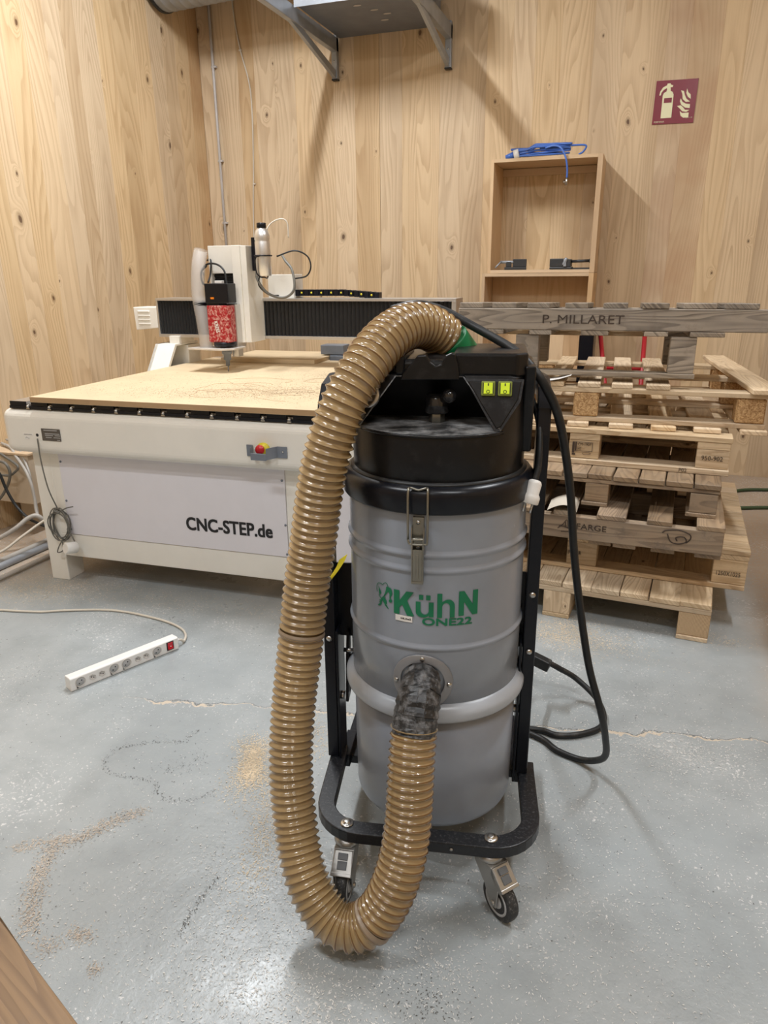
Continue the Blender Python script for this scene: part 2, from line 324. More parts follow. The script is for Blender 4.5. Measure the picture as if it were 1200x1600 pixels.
class MB:
    def __init__(s): s.v = []; s.f = []; s.mi = []; s.sm = []
    def add(s, vs, fs, mi=0, smooth=False):
        o = len(s.v); s.v += [tuple(v) for v in vs]
        for f in fs: s.f.append([i+o for i in f]); s.mi.append(mi); s.sm.append(smooth)
    def box(s, x0, x1, y0, y1, z0, z1, mi=0, mat=None):
        vs = [Vector((x, y, z)) for z in (z0, z1) for y in (y0, y1) for x in (x0, x1)]
        if mat: vs = [mat @ v for v in vs]
        s.add(vs, [(0, 2, 3, 1), (4, 5, 7, 6), (0, 1, 5, 4), (2, 6, 7, 3), (0, 4, 6, 2), (1, 3, 7, 5)], mi); return s
    def prism(s, poly, a, b, axis='Y', mi=0, mat=None):
        # poly: 2D points; axis Y: (x,z), axis Z: (x,y), axis X: (y,z)
        def P(p, t):
            if axis == 'Y': v = Vector((p[0], t, p[1]))
            elif axis == 'Z': v = Vector((p[0], p[1], t))
            else: v = Vector((t, p[0], p[1]))
            return mat @ v if mat else v
        n = len(poly); vs = [P(p, a) for p in poly]+[P(p, b) for p in poly]
        fs = [list(range(n))[::-1], list(range(n, 2*n))]+[(i, (i+1) % n, n+(i+1) % n, n+i) for i in range(n)]
        s.add(vs, fs, mi); return s
    def lathe(s, prof, seg=32, mat=None, mi=0, smooth=True, cap=True):
        vs = []; fs = []
        for r, z in prof:
            for i in range(seg):
                a = 2*math.pi*i/seg; v = Vector((r*math.cos(a), r*math.sin(a), z)); vs.append(mat @ v if mat else v)
        for j in range(len(prof)-1):
            for i in range(seg):
                k = (i+1) % seg; fs.append((j*seg+i, j*seg+k, (j+1)*seg+k, (j+1)*seg+i))
        s.add(vs, fs, mi, smooth)
        if cap:
            o = len(s.v)-len(vs)
            s.f.append([o+i for i in range(seg)][::-1]); s.mi.append(mi); s.sm.append(False)
            o2 = o+(len(prof)-1)*seg; s.f.append([o2+i for i in range(seg)]); s.mi.append(mi); s.sm.append(False)
        return s
    def cyl(s, p0, p1, r, seg=16, mi=0, r1=None):
        p0 = Vector(p0); p1 = Vector(p1); d = p1-p0; q = d.to_track_quat('Z', 'Y').to_matrix().to_4x4(); q.translation = p0
        return s.lathe([(r, 0), (r if r1 is None else r1, d.length)], seg, q, mi)
    def tube(s, path, r, seg=10, mi=0, rf=None, mif=None, cap=True):
        pts = [Vector(p) for p in path]; n = len(pts)
        T = [(pts[min(i+1, n-1)]-pts[max(i-1, 0)]).normalized() for i in range(n)]
        nrm = T[0].orthogonal().normalized(); vs = []; fs = []; mis = []
        for i in range(n):
            nrm = (nrm - T[i]*nrm.dot(T[i])).normalized(); bn = T[i].cross(nrm)
            rr = rf(i) if rf else r
            for k in range(seg):
                a = 2*math.pi*k/seg; vs.append(pts[i]+(nrm*math.cos(a)+bn*math.sin(a))*rr)
        o = len(s.v); s.v += [tuple(v) for v in vs]
        for i in range(n-1):
            m_ = mif(i) if mif else mi
            for k in range(seg):
                k2 = (k+1) % seg; s.f.append([o+i*seg+k, o+i*seg+k2, o+(i+1)*seg+k2, o+(i+1)*seg+k]); s.mi.append(m_); s.sm.append(True)
        if cap:
            s.f.append([o+k for k in range(seg)][::-1]); s.mi.append(mi); s.sm.append(False)
            s.f.append([o+(n-1)*seg+k for k in range(seg)]); s.mi.append(mi); s.sm.append(False)
        return s
    def sphere(s, c, r, seg=16, rings=8, mi=0, sz=1.0):
        prof = [(max(1e-4, r*math.sin(math.pi*j/rings)), -r*sz*math.cos(math.pi*j/rings)) for j in range(rings+1)]
        return s.lathe(prof, seg, Matrix.Translation(Vector(c)), mi)
    def build(s, name, mats, parent=None, bevel=0, bseg=2, loc=None, rot=None, label=None, cat=None, group=None, kind=None, autosm=False):
        me = bpy.data.meshes.new(name); me.from_pydata(s.v, [], s.f)
        if not isinstance(mats, (list, tuple)): mats = [mats]
        for m in mats: me.materials.append(M[m] if isinstance(m, str) else m)
        me.polygons.foreach_set('material_index', s.mi); me.polygons.foreach_set('use_smooth', s.sm)
        me.update()
        o = bpy.data.objects.new(name, me); COL.objects.link(o)
        if parent: o.parent = parent
        if loc is not None: o.location = loc
        if rot is not None: o.rotation_euler = rot
        if bevel:
            md = o.modifiers.new('bevel', 'BEVEL'); md.width = bevel; md.segments = bseg; md.limit_method = 'ANGLE'; md.angle_limit = R(40)
            md.harden_normals = False
        return tag(o, label, cat, group, kind)

def spline(pts, n=12):
    P = [Vector(p) for p in pts]; P = [P[0]*2-P[1]]+P+[P[-1]*2-P[-2]]; out = []
    for i in range(1, len(P)-2):
        for k in range(n):
            t = k/n; a, b, c, d = P[i-1], P[i], P[i+1], P[i+2]
            out.append(.5*((2*b)+(c-a)*t+(2*a-5*b+4*c-d)*t*t+(3*b-3*c+d-a)*t**3))
    out.append(P[-2]); return out
def resample(path, step):
    out = [path[0]]; acc = 0
    for a, b in zip(path, path[1:]):
        L = (b-a).length; pos = step-acc
        while pos <= L: out.append(a+(b-a)*(pos/L)); pos += step
        acc = (acc+L) % step if L >= 0 else acc
    return out
def bxo(name, mat, parent, x0, x1, y0, y1, z0, z1, bevel=0, **k): return MB().box(x0, x1, y0, y1, z0, z1).build(name, mat, parent, bevel, **k)
def cable(name, mat, pts, r, parent=None, n=10, seg=8, **k): return MB().tube(spline(pts, n), r, seg).build(name, mat, parent, **k)

def text_mesh(txt, size, depth=.0005, bold=0.0, xs=1.0, space=1.0):
    cu = bpy.data.curves.new('text', 'FONT'); cu.body = txt; cu.size = size; cu.extrude = depth; cu.offset = bold; cu.align_x = 'LEFT'
    cu.space_character = space; cu.resolution_u = 4
    ob = bpy.data.objects.new('text', cu); COL.objects.link(ob)
    dg = bpy.context.evaluated_depsgraph_get(); me = bpy.data.meshes.new_from_object(ob.evaluated_get(dg))
    bpy.data.objects.remove(ob); bpy.data.curves.remove(cu)
    for v in me.vertices: v.co.x *= xs
    me.materials.clear(); return me
def embolden(me, dx, dy):
    bm = bmesh.new(); bm.from_mesh(me); bm2 = bm.copy(); off = [(-dx, -dy), (dx, -dy), (-dx, dy), (dx, dy)]
    tmp = bpy.data.meshes.new('tmp'); out = bmesh.new()
    for k, (a, b) in enumerate(off):
        bm2.to_mesh(tmp); tmp.transform(Matrix.Translation((a, b, k*.00004))); out.from_mesh(tmp)
    out.to_mesh(me); out.free(); bm.free(); bm2.free(); bpy.data.meshes.remove(tmp); return me
def text_on(name, txt, size, mat, parent, loc, rot=(R(90), 0, 0), bold=0.0, xs=1.0, width=None, depth=.0005, height=None):
    me = text_mesh(txt, size, depth, 0, xs)
    if bold: embolden(me, bold*.5, bold*.4)
    if width:
        x0 = min(v.co.x for v in me.vertices); x1 = max(v.co.x for v in me.vertices); k = width/(x1-x0)
        for v in me.vertices: v.co.x = (v.co.x-x0)*k
    if height:
        y0 = min(v.co.y for v in me.vertices); y1 = max(v.co.y for v in me.vertices); k = height/(y1-y0)
        for v in me.vertices: v.co.y = (v.co.y-y0)*k
    me.materials.append(M[mat]); o = bpy.data.objects.new(name, me); COL.objects.link(o); o.parent = parent; o.location = loc; o.rotation_euler = rot
    return o
def boolean(base, cutters, ops='DIFFERENCE'):
    for c in cutters:
        md = base.modifiers.new('b', 'BOOLEAN'); md.operation = ops; md.object = c; md.solver = 'EXACT'
    dg = bpy.context.evaluated_depsgraph_get(); me = bpy.data.meshes.new_from_object(base.evaluated_get(dg))
    base.modifiers.clear(); base.data = me
    for c in cutters: bpy.data.objects.remove(c)
    return base

# ================================================================== ROOM
XL, XR, YB, YF, ZC = -3.66, 2.7, 5.93, -3.6, 4.3
MB().box(XL-.3, XR+.3, YF-.3, YB+.3, -.1, 0).build('floor', 'floor', kind='structure')
MB().box(XL-.3, XR+.3, YF-.3, YB+.3, ZC, ZC+.1).build('ceiling', 'sheet', kind='structure')
wb = MB().box(XL-.3, XR+.3, YB+.03, YB+.2, 0, ZC).build('wall_back', 'ply', kind='structure')
wl = MB().box(XL-.2, XL-.03, YF, YB+.03, 0, ZC).build('wall_left', 'ply', kind='structure')
MB().box(XR, XR+.1, YF, YB+.03, 0, ZC).build('wall_right', 'wall', kind='structure')
MB().box(XL-.03, XR, YF-.1, YF, 0, ZC).build('wall_front', 'wall', kind='structure')
x = XL
rw = random.Random(3)
xs_ = [-3.66, -3.49, -3.31, -3.16, -2.98, -2.8, -2.66, -2.47, -2.29, -2.083, -1.9, -1.78, -1.6, -1.42, -1.25, -1.06, -.9, -.72, -.5, -.3, -.02, .13, .33, .48, .7]
while xs_[-1] < XR: xs_.append(xs_[-1]+rw.uniform(.14, .22))
xs_[-1] = XR
for a, b in zip(xs_, xs_[1:]):
    g = .0025 if abs(b+2.083) < .01 else .0002
    MB().box(a, b-g, YB+rw.uniform(0, .0007), YB+.03, 0, ZC).build('plank', 'wall', wb, .0008, 1)
ys = [YF]
while ys[-1] < YB-.1: ys.append(ys[-1]+rw.uniform(.13, .22))
ys[-1] = YB-.0005
for a, b in zip(ys, ys[1:]):
    MB().box(XL-.03, XL-rw.uniform(0, .0007), a, b-.0003, 0, ZC).build('plank', 'wall', wl, .0008, 1)

# ceiling lamps (outside the frame, the room's own light fittings)
LLAB = ['white batten ceiling lamp above the white milling machine', 'white batten ceiling lamp above the pallet stack', 'white batten ceiling lamp above the floor left of the camera', 'white batten ceiling lamp above and right of the camera', 'white batten ceiling lamp farthest behind the camera']
for (x, y, z, l, w, rot, wt) in LAMPS:
    t = empty('ceiling_lamp', (x, y, ZC), R(rot), LLAB[LAMPS.index((x, y, z, l, w, rot, wt))], 'lamp', 'batten lamps on the ceiling')
    MB().box(-l/2-.03, l/2+.03, -.09, .09, -.1, 0).build('housing', 'whiteplastic', t, .004)
    for s in (-1, 1): MB().cyl((-l/2, s*.04, -.115), (l/2, s*.04, -.115), .013, 10).build('tube', 'tubeglow', t)

# ================================================================== VACUUM
VX = empty('industrial_vacuum', (-.435, 1.643, 0), R(10.5), 'tall grey drum industrial vacuum with black motor head, tan ribbed hose and black wheeled frame', 'vacuum cleaner')
# frame: flat bars, front bar with rounded corners, arms back past the posts
def bar_path(y_end):
    pts = []; hw, yf, rad = .262, -.285, .10
    pts.append(Vector((-hw-.012, y_end, 0))); pts.append(Vector((-hw-.008, 0, 0)))
    for k in range(9):
        a = math.pi+math.pi/2*k/8; pts.append(Vector((-hw+rad+rad*math.cos(a), yf+rad+rad*math.sin(a), 0)))
    for k in range(9):
        a = 1.5*math.pi+math.pi/2*k/8; pts.append(Vector((hw-rad+rad*math.cos(a), yf+rad+rad*math.sin(a), 0)))
    pts.append(Vector((hw-.006, 0, 0))); pts.append(Vector((hw-.006, y_end, 0)))
    return pts
def bar(path, wid, z0, z1):
    m = MB(); n = len(path); vs = []
    for i in range(n):
        t = (path[min(i+1, n-1)]-path[max(i-1, 0)]).normalized(); nn = Vector((t.y, -t.x, 0))
        for s, z in ((-1, z0), (1, z0), (1, z1), (-1, z1)): v = path[i]+nn*wid/2*s; vs.append((v.x, v.y, z))
    fs = [(0, 1, 2, 3), tuple((n-1)*4+k for k in (3, 2, 1, 0))]
    for i in range(n-1):
        for k in range(4): k2 = (k+1) % 4; fs.append((i*4+k, (i+1)*4+k, (i+1)*4+k2, i*4+k2))
    m.add(vs, fs); return m
bar(bar_path(.03), .044, .168, .200).build('base_bar', 'blackdust', VX, .003)
for s in (-1, 1):
    xa = .243 if s > 0 else -.281
    # post: upright square tube, bends back at the top into the handle
    ps = [(xa, .0, .2), (xa, .0, .75), (xa+.002, .0, 1.14), (xa+.003, .012, 1.19), (xa+.003, .045, 1.222), (xa+.003, .12, 1.235), (xa, .30, 1.22)]
    m = MB(); vs = []; n = len(ps); P = [Vector(p) for p in ps]
    for i in range(n):
        t = (P[min(i+1, n-1)]-P[max(i-1, 0)]).normalized(); nn = Vector((1, 0, 0)); bb = t.cross(nn)
        for a, b in ((-1, -1), (1, -1), (1, 1), (-1, 1)): vs.append(P[i]+nn*.0155*a+bb*.024*b)
    fs = [(3, 2, 1, 0), tuple((n-1)*4+k for k in range(4))]
    for i in range(n-1):
        for k in range(4): k2 = (k+1) % 4; fs.append((i*4+k, i*4+k2, (i+1)*4+k2, (i+1)*4+k))
    m.add(vs, fs); m.build('post', 'blackclean', VX, .003)
    m = MB(); xi = xa-s*.018
    m.box(min(xi, xi-s*.006), max(xi, xi-s*.006), -.03, .05, .175, .60); m.build('post_flange', 'blackclean', VX, .001)
    # side plate between post and drum
    xo = xa+s*.012; xn = s*.205
    MB().box(min(xo, xn), max(xo, xn), .025, .031, .56, .775).box(min(xn, xn+s*.006), max(xn, xn+s*.006), .025, .10, .56, .775).build('side_plate', 'blackclean', VX, .0015)
    for z in (.575, .735):
        m = MB(); m.lathe([(.0085, 0), (.008, .003), (.004, .0055), (.0001, .006)], 12, Matrix.Translation((xa, -.0245, z)) @ Matrix.Rotation(R(90), 4, 'X')); m.build('bolt', 'chrome', VX)
    # lowering lever assembly beside the bin
    m = MB(); xc = xa-s*.043
    m.prism([(-.02, .38), (.0, .385), (.03, .40), (.03, .56), (.012, .58), (-.008, .5)], xc-.004, xc+.004, 'X')
    m.prism([(.03, .38), (.045, .38), (.045, .56), (.03, .56)], xc-.012*s-.004, xc-.012*s+.004, 'X')
    m.build('bin_lever', 'blackclean', VX, .001)
    MB().cyl((xc-.008, -.005, .392), (xc+.03*s+.008, -.005, .392), .011, 12).build('lever_roller', 'chrome', VX); MB().cyl((xc-.01, .0, .53), (xc+.02, .0, .53), .006, 10).build('lever_pin', 'chrome', VX)
MB().tube(spline([(-.281, .30, 1.22), (-.27, .335, 1.21), (-.2, .36, 1.205), (0, .365, 1.205), (.16, .36, 1.205), (.232, .335, 1.21), (.246, .30, 1.22)], 6), .016, 10).build('handle_bar', 'blackclean', VX)
# rear axle + wheels
MB().box(-.27, .255, .03, .30, .140, .166).box(-.27, -.24, .0, .12, .15, .19).box(.22, .255, .0, .12, .15, .19).build('axle_plate', 'blackclean', VX, .002)
for s in (-1, 1):
    w = MB().lathe([(.02, -.018), (.07, -.018), (.078, -.014), (.08, 0), (.078, .014), (.07, .018), (.02, .018)], 28, Matrix.Translation((s*.18, .26, .08)) @ Matrix.Rotation(R(90), 4, 'Y')).build('rear_wheel', 'rubber', VX)
    MB().lathe([(.02, -.02), (.045, -.019), (.045, .019), (.02, .02)], 20, Matrix.Translation((s*.18, .26, .08)) @ Matrix.Rotation(R(90), 4, 'Y')).build('wheel_hub', 'greyplastic', w)

# casters
def caster(px, py, ang):
    c = MB()
    c.lathe([(.027, .148), (.031, .150), (.033, .156), (.030, .164), (.02, .169)], 24)
    hd = c.build('caster', 'castermetal', VX); hd.location = (px, py, 0); hd.rotation_euler = (0, 0, ang)
    f = MB()   # fork: crown and two tapering cheeks, trails to -y
    f.box(-.026, .026, -.034, .03, .135, .149)
    for s in (-1, 1):
        x0 = s*.022; f.prism([(.03, .149), (-.036, .149), (-.062, .105), (-.056, .045), (-.036, .040), (-.012, .085), (.03, .128)], min(x0, x0+s*.003), max(x0, x0+s*.003), 'X')
    f.build('fork', 'castermetal', hd, .0015)
    w = MB(); T = Matrix.Translation((0, -.045, .054)) @ Matrix.Rotation(R(90), 4, 'Y')
    w.lathe([(.037, -.014), (.047, -.0145), (.052, -.012), (.054, -.006), (.054, .006), (.052, .012), (.047, .0145), (.037, .014)], 36, T); w.build('wheel', 'tyre', hd)
    w = MB(); w.lathe([(.008, -.0165), (.018, -.0165), (.020, -.012), (.031, -.012), (.033, -.016), (.038, -.0155), (.038, .0155), (.033, .016), (.031, .012), (.020, .012), (.018, .0165), (.008, .0165)], 32, T); w.build('wheel_rim', 'greyplastic', hd)
    MB().cyl((-.029, -.045, .054), (.029, -.045, .054), .0065, 6).build('axle_bolt', 'chrome', hd)
    # brake pedal sloping down and forward
    T2 = Matrix.Translation((0, -.034, .146)) @ Matrix.Rotation(R(42), 4, 'X')
    p = MB(); p.prism([(-.022, .0), (.022, .0), (.026, -.056), (-.026, -.056)], -.003, .003, 'Z', mat=T2); p.box(-.026, .026, -.059, -.050, -.012, .004, mat=T2); p.box(-.025, -.022, -.052, 0, -.014, .003, mat=T2); p.box(.022, .025, -.052, 0, -.014, .003, mat=T2)
    p.build('brake_pedal', 'castermetal', hd, .0015)
    MB().box(-.012, .012, -.044, -.024, .003, .0055, mat=T2).box(-.012, .012, -.022, -.006, .003, .009, mat=T2).build('pedal_pad', 'pedalgrey', hd, .002)
    # mounting bolt through the bar
    b = MB(); b.lathe([(.0165, .2005), (.0165, .2025), (.013, .204), (.008, .2045), (.008, .2075), (.005, .2085), (.0001, .2085)], 20, Matrix.Translation((px, py, 0))); b.build('mounting_bolt', 'chrome', VX)
M['tyre'] = simple('worn_black_tyre', (.03, .03, .03), .6, dust=1.2, dustcol=(.45, .43, .4), dscale=120)
M['pedalgrey'] = simple('grey_pedal_insert', (.12, .125, .13), .5)
caster(.164, -.275, R(40)); caster(-.192, -.275, R(-2))
MB().lathe([(.004, 0), (.004, .002), (.0001, .002)], 10, Matrix.Translation((.07, -.3075, .184)) @ Matrix.Rotation(R(90), 4, 'X')).build('rivet', 'chrome', VX)

# drum : ribbed cylinder on the axis
RD = .217
def rib(z, h=.0055, w=.009): return [(RD, z-w-.003), (RD, z-w), (RD+h*.7, z-w*.45), (RD+h, z), (RD+h*.7, z+w*.45), (RD, z+w), (RD, z+w+.003)]
prof = [(RD, .47)]
for z in (.672, .866, .904): prof += rib(z)
prof += [(RD, 1.0), (RD, 1.02)]
DR = MB().lathe(prof, 96).build('drum', 'drum', VX)
MB().lathe([(.12, .150), (.19, .151), (.207, .156), (.2115, .168), (.213, .30), (.214, .505)], 96).build('collection_bin', 'bin', VX)
MB().lathe([(RD, .480), (RD+.015, .480), (RD+.0175, .482), (RD+.019, .487), (RD+.019, .500), (RD+.0165, .508), (RD+.009, .517), (RD, .524)], 96).build('band', 'band', VX)
# lid ring
LR = MB().lathe([(RD, 1.003), (RD+.010, 1.002), (RD+.013, 1.006), (RD+.013, 1.042), (RD+.012, 1.050), (RD+.004, 1.060), (.207, 1.064)], 96).build('lid_ring', 'blackgloss' if 'blackgloss' in M else 'blackclean', VX)
MB().lathe([(.2125, 1.060), (.2125, 1.066), (.200, 1.070)], 96).build('gasket', 'rubber', VX)

# motor head: body with a notched front
HX = -.012
def head_body():
    b = MB().lathe([(.204, 1.066), (.2055, 1.12), (.2050, 1.160), (.2045, 1.283), (.19, 1.287)], 96).build('motor_head', ['black', 'recess'], VX)
    # flat switch front: slice the shoulders' front with a plane
    c1 = MB(); c1.add([(-.162, -.30, 1.172), (.138, -.30, 1.172), (.150, -.10, 1.172), (.155, .02, 1.172), (-.185, .02, 1.172), (-.176, -.10, 1.172),
                       (-.072, -.30, 1.30), (.050, -.30, 1.30), (.0555, -.035, 1.30), (.056, -.03, 1.30), (-.082, -.03, 1.30), (-.080, -.035, 1.30)],
                      [(5, 4, 3, 2, 1, 0), (6, 7, 8, 9, 10, 11), (0, 1, 7, 6), (1, 2, 8, 7), (2, 3, 9, 8), (3, 4, 10, 9), (4, 5, 11, 10), (5, 0, 6, 11)], 0)
    o1 = c1.build('cut', 'recess')
    # shoulders leaning back: remove wedge in front of a tilted plane, above the recess rim
    c2 = MB(); c2.prism([(-.30, 1.172), (-.143, 1.172), (-.098, 1.31), (-.30, 1.31)], -.25, .25, 'X'); o2 = c2.build('cut', 'black')
    o1.parent = VX; o2.parent = VX
    bpy.context.view_layer.update()
    b = boolean(b, [o2, o1])
    return b
HB = head_body()
for p in HB.data.polygons:
    if p.normal.z > .9 and abs(p.center.z-1.172) < .004: p.material_index = 1
    else: p.material_index = 0
md = HB.modifiers.new('bevel', 'BEVEL'); md.width = .004; md.segments = 2; md.limit_method = 'ANGLE'; md.angle_limit = R(35)
m = MB()
for a, b in (((-.170, -.1435, 1.1735), (-.089, -.1065, 1.284)), ((.146, -.1435, 1.1735), (.061, -.1065, 1.284)), ((-.089, -.1065, 1.2842), (.061, -.1065, 1.2842))):
    m.tube([Vector(a), Vector(a).lerp(Vector(b), .5), Vector(b)], .0016, 6)
m.build('worn_lit_edge', 'litedgewear', VX)  # pale lines: dusty worn edges, with the light they catch painted in
# rim lip around the recess edge
m = MB(); pth = [Vector((.2065*math.cos(a), .2065*math.sin(a), 1.170)) for a in [R(-143)+R(100)*k/24 for k in range(25)]]
m.tube(pth, .0035, 8).build('recess_lip', 'black', VX)
# upper cover with bevelled top
m = MB(); m.prism([(-.128, -.085), (.172, -.085), (.198, -.06), (.198, .15), (.12, .215), (-.12, .215), (-.19, .15), (-.185, -.03)], 1.286, 1.318, 'Z')
m.build('top_cover', 'blackdust2', VX, .010, 3) if 'blackdust2' in M else m.build('top_cover', 'black', VX, .010, 3)
# right: raised cover with side block
m = MB(); m.prism([(.036, -.098), (.176, -.098), (.200, -.075), (.200, .14), (.036, .14)], 1.284, 1.334, 'Z'); m.build('cover_block', 'black', VX, .006, 3)
m = MB(); m.prism([(-.09, 1.066), (-.045, 1.105), (.14, 1.105), (.14, 1.305), (-.085, 1.305)][1:], .193, .218, 'X'); m.build('side_housing', 'black', VX, .005, 3)
m = MB(); m.prism([(-.185, -.01), (-.09, -.088), (-.07, -.088), (-.07, .1), (-.185, .1)], 1.284, 1.326, 'Z'); m.build('cover_block', 'black', VX, .006, 3)
# hook flap with notch in the middle
m = MB(); m.prism([(-.078, 1.276), (-.074, 1.290), (-.050, 1.316), (-.040, 1.330), (-.022, 1.331), (-.012, 1.316), (.0, 1.308), (.012, 1.312), (.022, 1.330), (.034, 1.336), (.042, 1.334), (.050, 1.305), (.052, 1.278)], -.112, -.092, 'Y')
m.build('hook_flap', 'black', VX, .003)
# switch panel (triangle) and switches, lying on the tilted shoulder
tl = math.atan2(.045, .138); TP = Matrix.Translation((0, -.143, 1.172)) @ Matrix.Rotation(-tl, 4, 'X')
def on_sh(x, z): return x, z
m = MB(); m.prism([(.070, .109), (.186, .109), (.180, .070), (.146, .010), (.136, .006)], -.0045, .0, 'Y', mat=TP); m.build('switch_panel', 'black', VX, .002)
m = MB(); m.prism([(.064, .114), (.192, .114), (.186, .066), (.146, .0), (.132, .0)], -.0015, .0, 'Y', mat=TP); m.build('panel_rim', 'blackdust', VX, .001)
for sx in (.1155, .1515):
    h = MB().prism([(sx-.015, .076), (sx+.015, .076), (sx+.015, .108), (sx-.015, .108)], -.011, -.004, 'Y', mat=TP).build('switch', 'limedark', VX, .0025, label='yellow-green illuminated rocker switch')
    MB().prism([(sx-.010, .080), (sx+.010, .080), (sx+.010, .104), (sx-.010, .104)], -.0135, -.0105, 'Y', mat=TP).build('rocker', 'lime', h, .001)
    k = MB(); k.prism([(sx-.0012, .097), (sx+.0012, .097), (sx+.0012, .1025), (sx-.0012, .1025)], -.0141, -.0133, 'Y', mat=TP)
    T3 = TP @ Matrix.Translation((sx, -.0138, .0845)) @ Matrix.Rotation(R(90), 4, 'X')
    ring = [(.0033*math.cos(a), .0033*math.sin(a), 0) for a in [2*math.pi*i/14 for i in range(15)]]
    k.tube([T3 @ Vector(p) for p in ring], .0007, 6); k.box(sx-.0115, sx-.0098, -.0139, -.0125, .081, .103, mat=TP); k.box(sx+.0098, sx+.0115, -.0139, -.0125, .081, .103, mat=TP)
    k.build('rocker_mark', 'print', h)
# grip knob in the recess
kb = MB().lathe([(.019, 1.172), (.019, 1.192), (.016, 1.194)], 6, Matrix.Translation((-.001, -.045, 0))).build('knob_nut', 'latchmetal', VX, .001)
kb = MB().lathe([(.024, 1.193), (.026, 1.194), (.0285, 1.197), (.0285, 1.228), (.024, 1.236), (.012, 1.238)], 28, Matrix.Translation((-.001, -.045, 0))).build('shaker_knob', 'blackknob', VX)
MB().tube(spline([(-.001, -.050, 1.229), (.014, -.06, 1.232), (.030, -.075, 1.235)], 5), .0085, 10).build('knob_arm', 'blackknob', kb)
MB().sphere((.029, -.077, 1.238), .017, 20, 12).build('knob_ball', 'blackgl', kb) if 'blackgl' in M else MB().sphere((.029, -.077, 1.238), .017, 20, 12).build('knob_ball', 'blackknob', kb)
# chrome dial on the left shoulder
MB().lathe([(.028, 0), (.030, .004), (.027, .010), (.020, .011)], 28, Matrix.Translation((-.150, -.112, 1.240)) @ Matrix.Rotation(R(72), 4, 'X') @ Matrix.Rotation(R(-12), 4, 'Y')).build('gauge_ring', 'chrome', VX)
# latch
lx = -.024
TL = Matrix.Translation((lx, 0, 0))
def on_drum_y(x, r=RD): return -math.sqrt(r*r-x*x)
m = MB(); ya = -RD-.020
loop = [(lx-.021, ya, .948), (lx-.0215, ya-.001, 1.03), (lx-.021, ya+.004, 1.058), (lx-.018, ya+.012, 1.063), (lx, ya+.012, 1.058), (lx+.018, ya+.012, 1.063), (lx+.021, ya+.004, 1.058), (lx+.0215, ya-.001, 1.03), (lx+.021, ya, .948), (lx+.016, ya, .938), (lx-.016, ya, .938), (lx-.021, ya, .948)]
m.tube(spline(loop, 4), .0027, 8).build('latch_loop', 'latchmetal', VX)
m = MB(); m.box(lx-.0125, lx+.0125, -RD-.006, -RD+.003, .915, .995); m.prism([(-RD-.02, .925), (-RD-.024, .955), (-RD-.016, .975), (-RD-.005, .978), (-RD-.005, .92)], lx-.0145, lx-.0125, 'X'); m.prism([(-RD-.02, .925), (-RD-.024, .955), (-RD-.016, .975), (-RD-.005, .978), (-RD-.005, .92)], lx+.0125, lx+.0145, 'X')
m.build('latch_plate', 'latchmetal', VX, .0008)
m = MB(); m.box(lx-.0105, lx+.0105, -RD-.023, -RD-.018, .85, .925); m.box(lx-.0135, lx-.0105, -RD-.023, -RD-.010, .846, .948); m.box(lx+.0105, lx+.0135, -RD-.023, -RD-.010, .846, .948); m.box(lx-.0135, lx+.0135, -RD-.024, -RD-.006, .844, .850); m.box(lx-.003, lx+.003, -RD-.025, -RD-.022, .858, .915)
m.cyl((lx-.014, -RD-.018, .948), (lx+.014, -RD-.018, .948), .004, 10)
m.build('latch_lever', 'latchmetal', VX, .001)
for z in (.984, .928): MB().lathe([(.005, 0), (.0045, .003), (.0001, .004)], 10, Matrix.Translation((lx, -RD-.006, z)) @ Matrix.Rotation(R(90), 4, 'X')).build('rivet', 'chrome', VX)

# lettering wrapped round the drum
def wrap(me, x0, z0, width, height, r, slant=0):
    xs = [v.co.x for v in me.vertices]; ysv = [v.co.y for v in me.vertices]; ax, bx_, ay, by = min(xs), max(xs), min(ysv), max(ysv)
    bm = bmesh.new(); bm.from_mesh(me)
    n = 14
    for i in range(1, n):
        g = bm.verts[:]+bm.edges[:]+bm.faces[:]; bmesh.ops.bisect_plane(bm, geom=g, plane_co=(ax+(bx_-ax)*i/n, 0, 0), plane_no=(1, 0, 0))
    for v in bm.verts:
        u = x0+(v.co.x-ax)/(bx_-ax)*width; w = z0+(v.co.y-ay)/(by-ay)*height; rr = r+(v.co.z if abs(v.co.z) < .01 else 0)
        a = u/RD; v.co = (rr*math.sin(a), -rr*math.cos(a), w)
    bm.to_mesh(me); bm.free(); return me
def wrap_obj(name, me, mat):
    me.materials.append(M[mat]); o = bpy.data.objects.new(name, me); COL.objects.link(o); o.parent = VX; return o
def word(txt, x0, z0, w, h, bold, mat='greenprint', r=RD+.0012, name='lettering'):
    me = embolden(text_mesh(txt, .06, .0004, 0), bold*.6, bold*.6); wrap(me, x0, z0, w, h, r); return wrap_obj(name, me, mat)
# each capital / lowercase letter sized as printed
word('ONE22', -.014, .7325, .116, .0185, .0022)
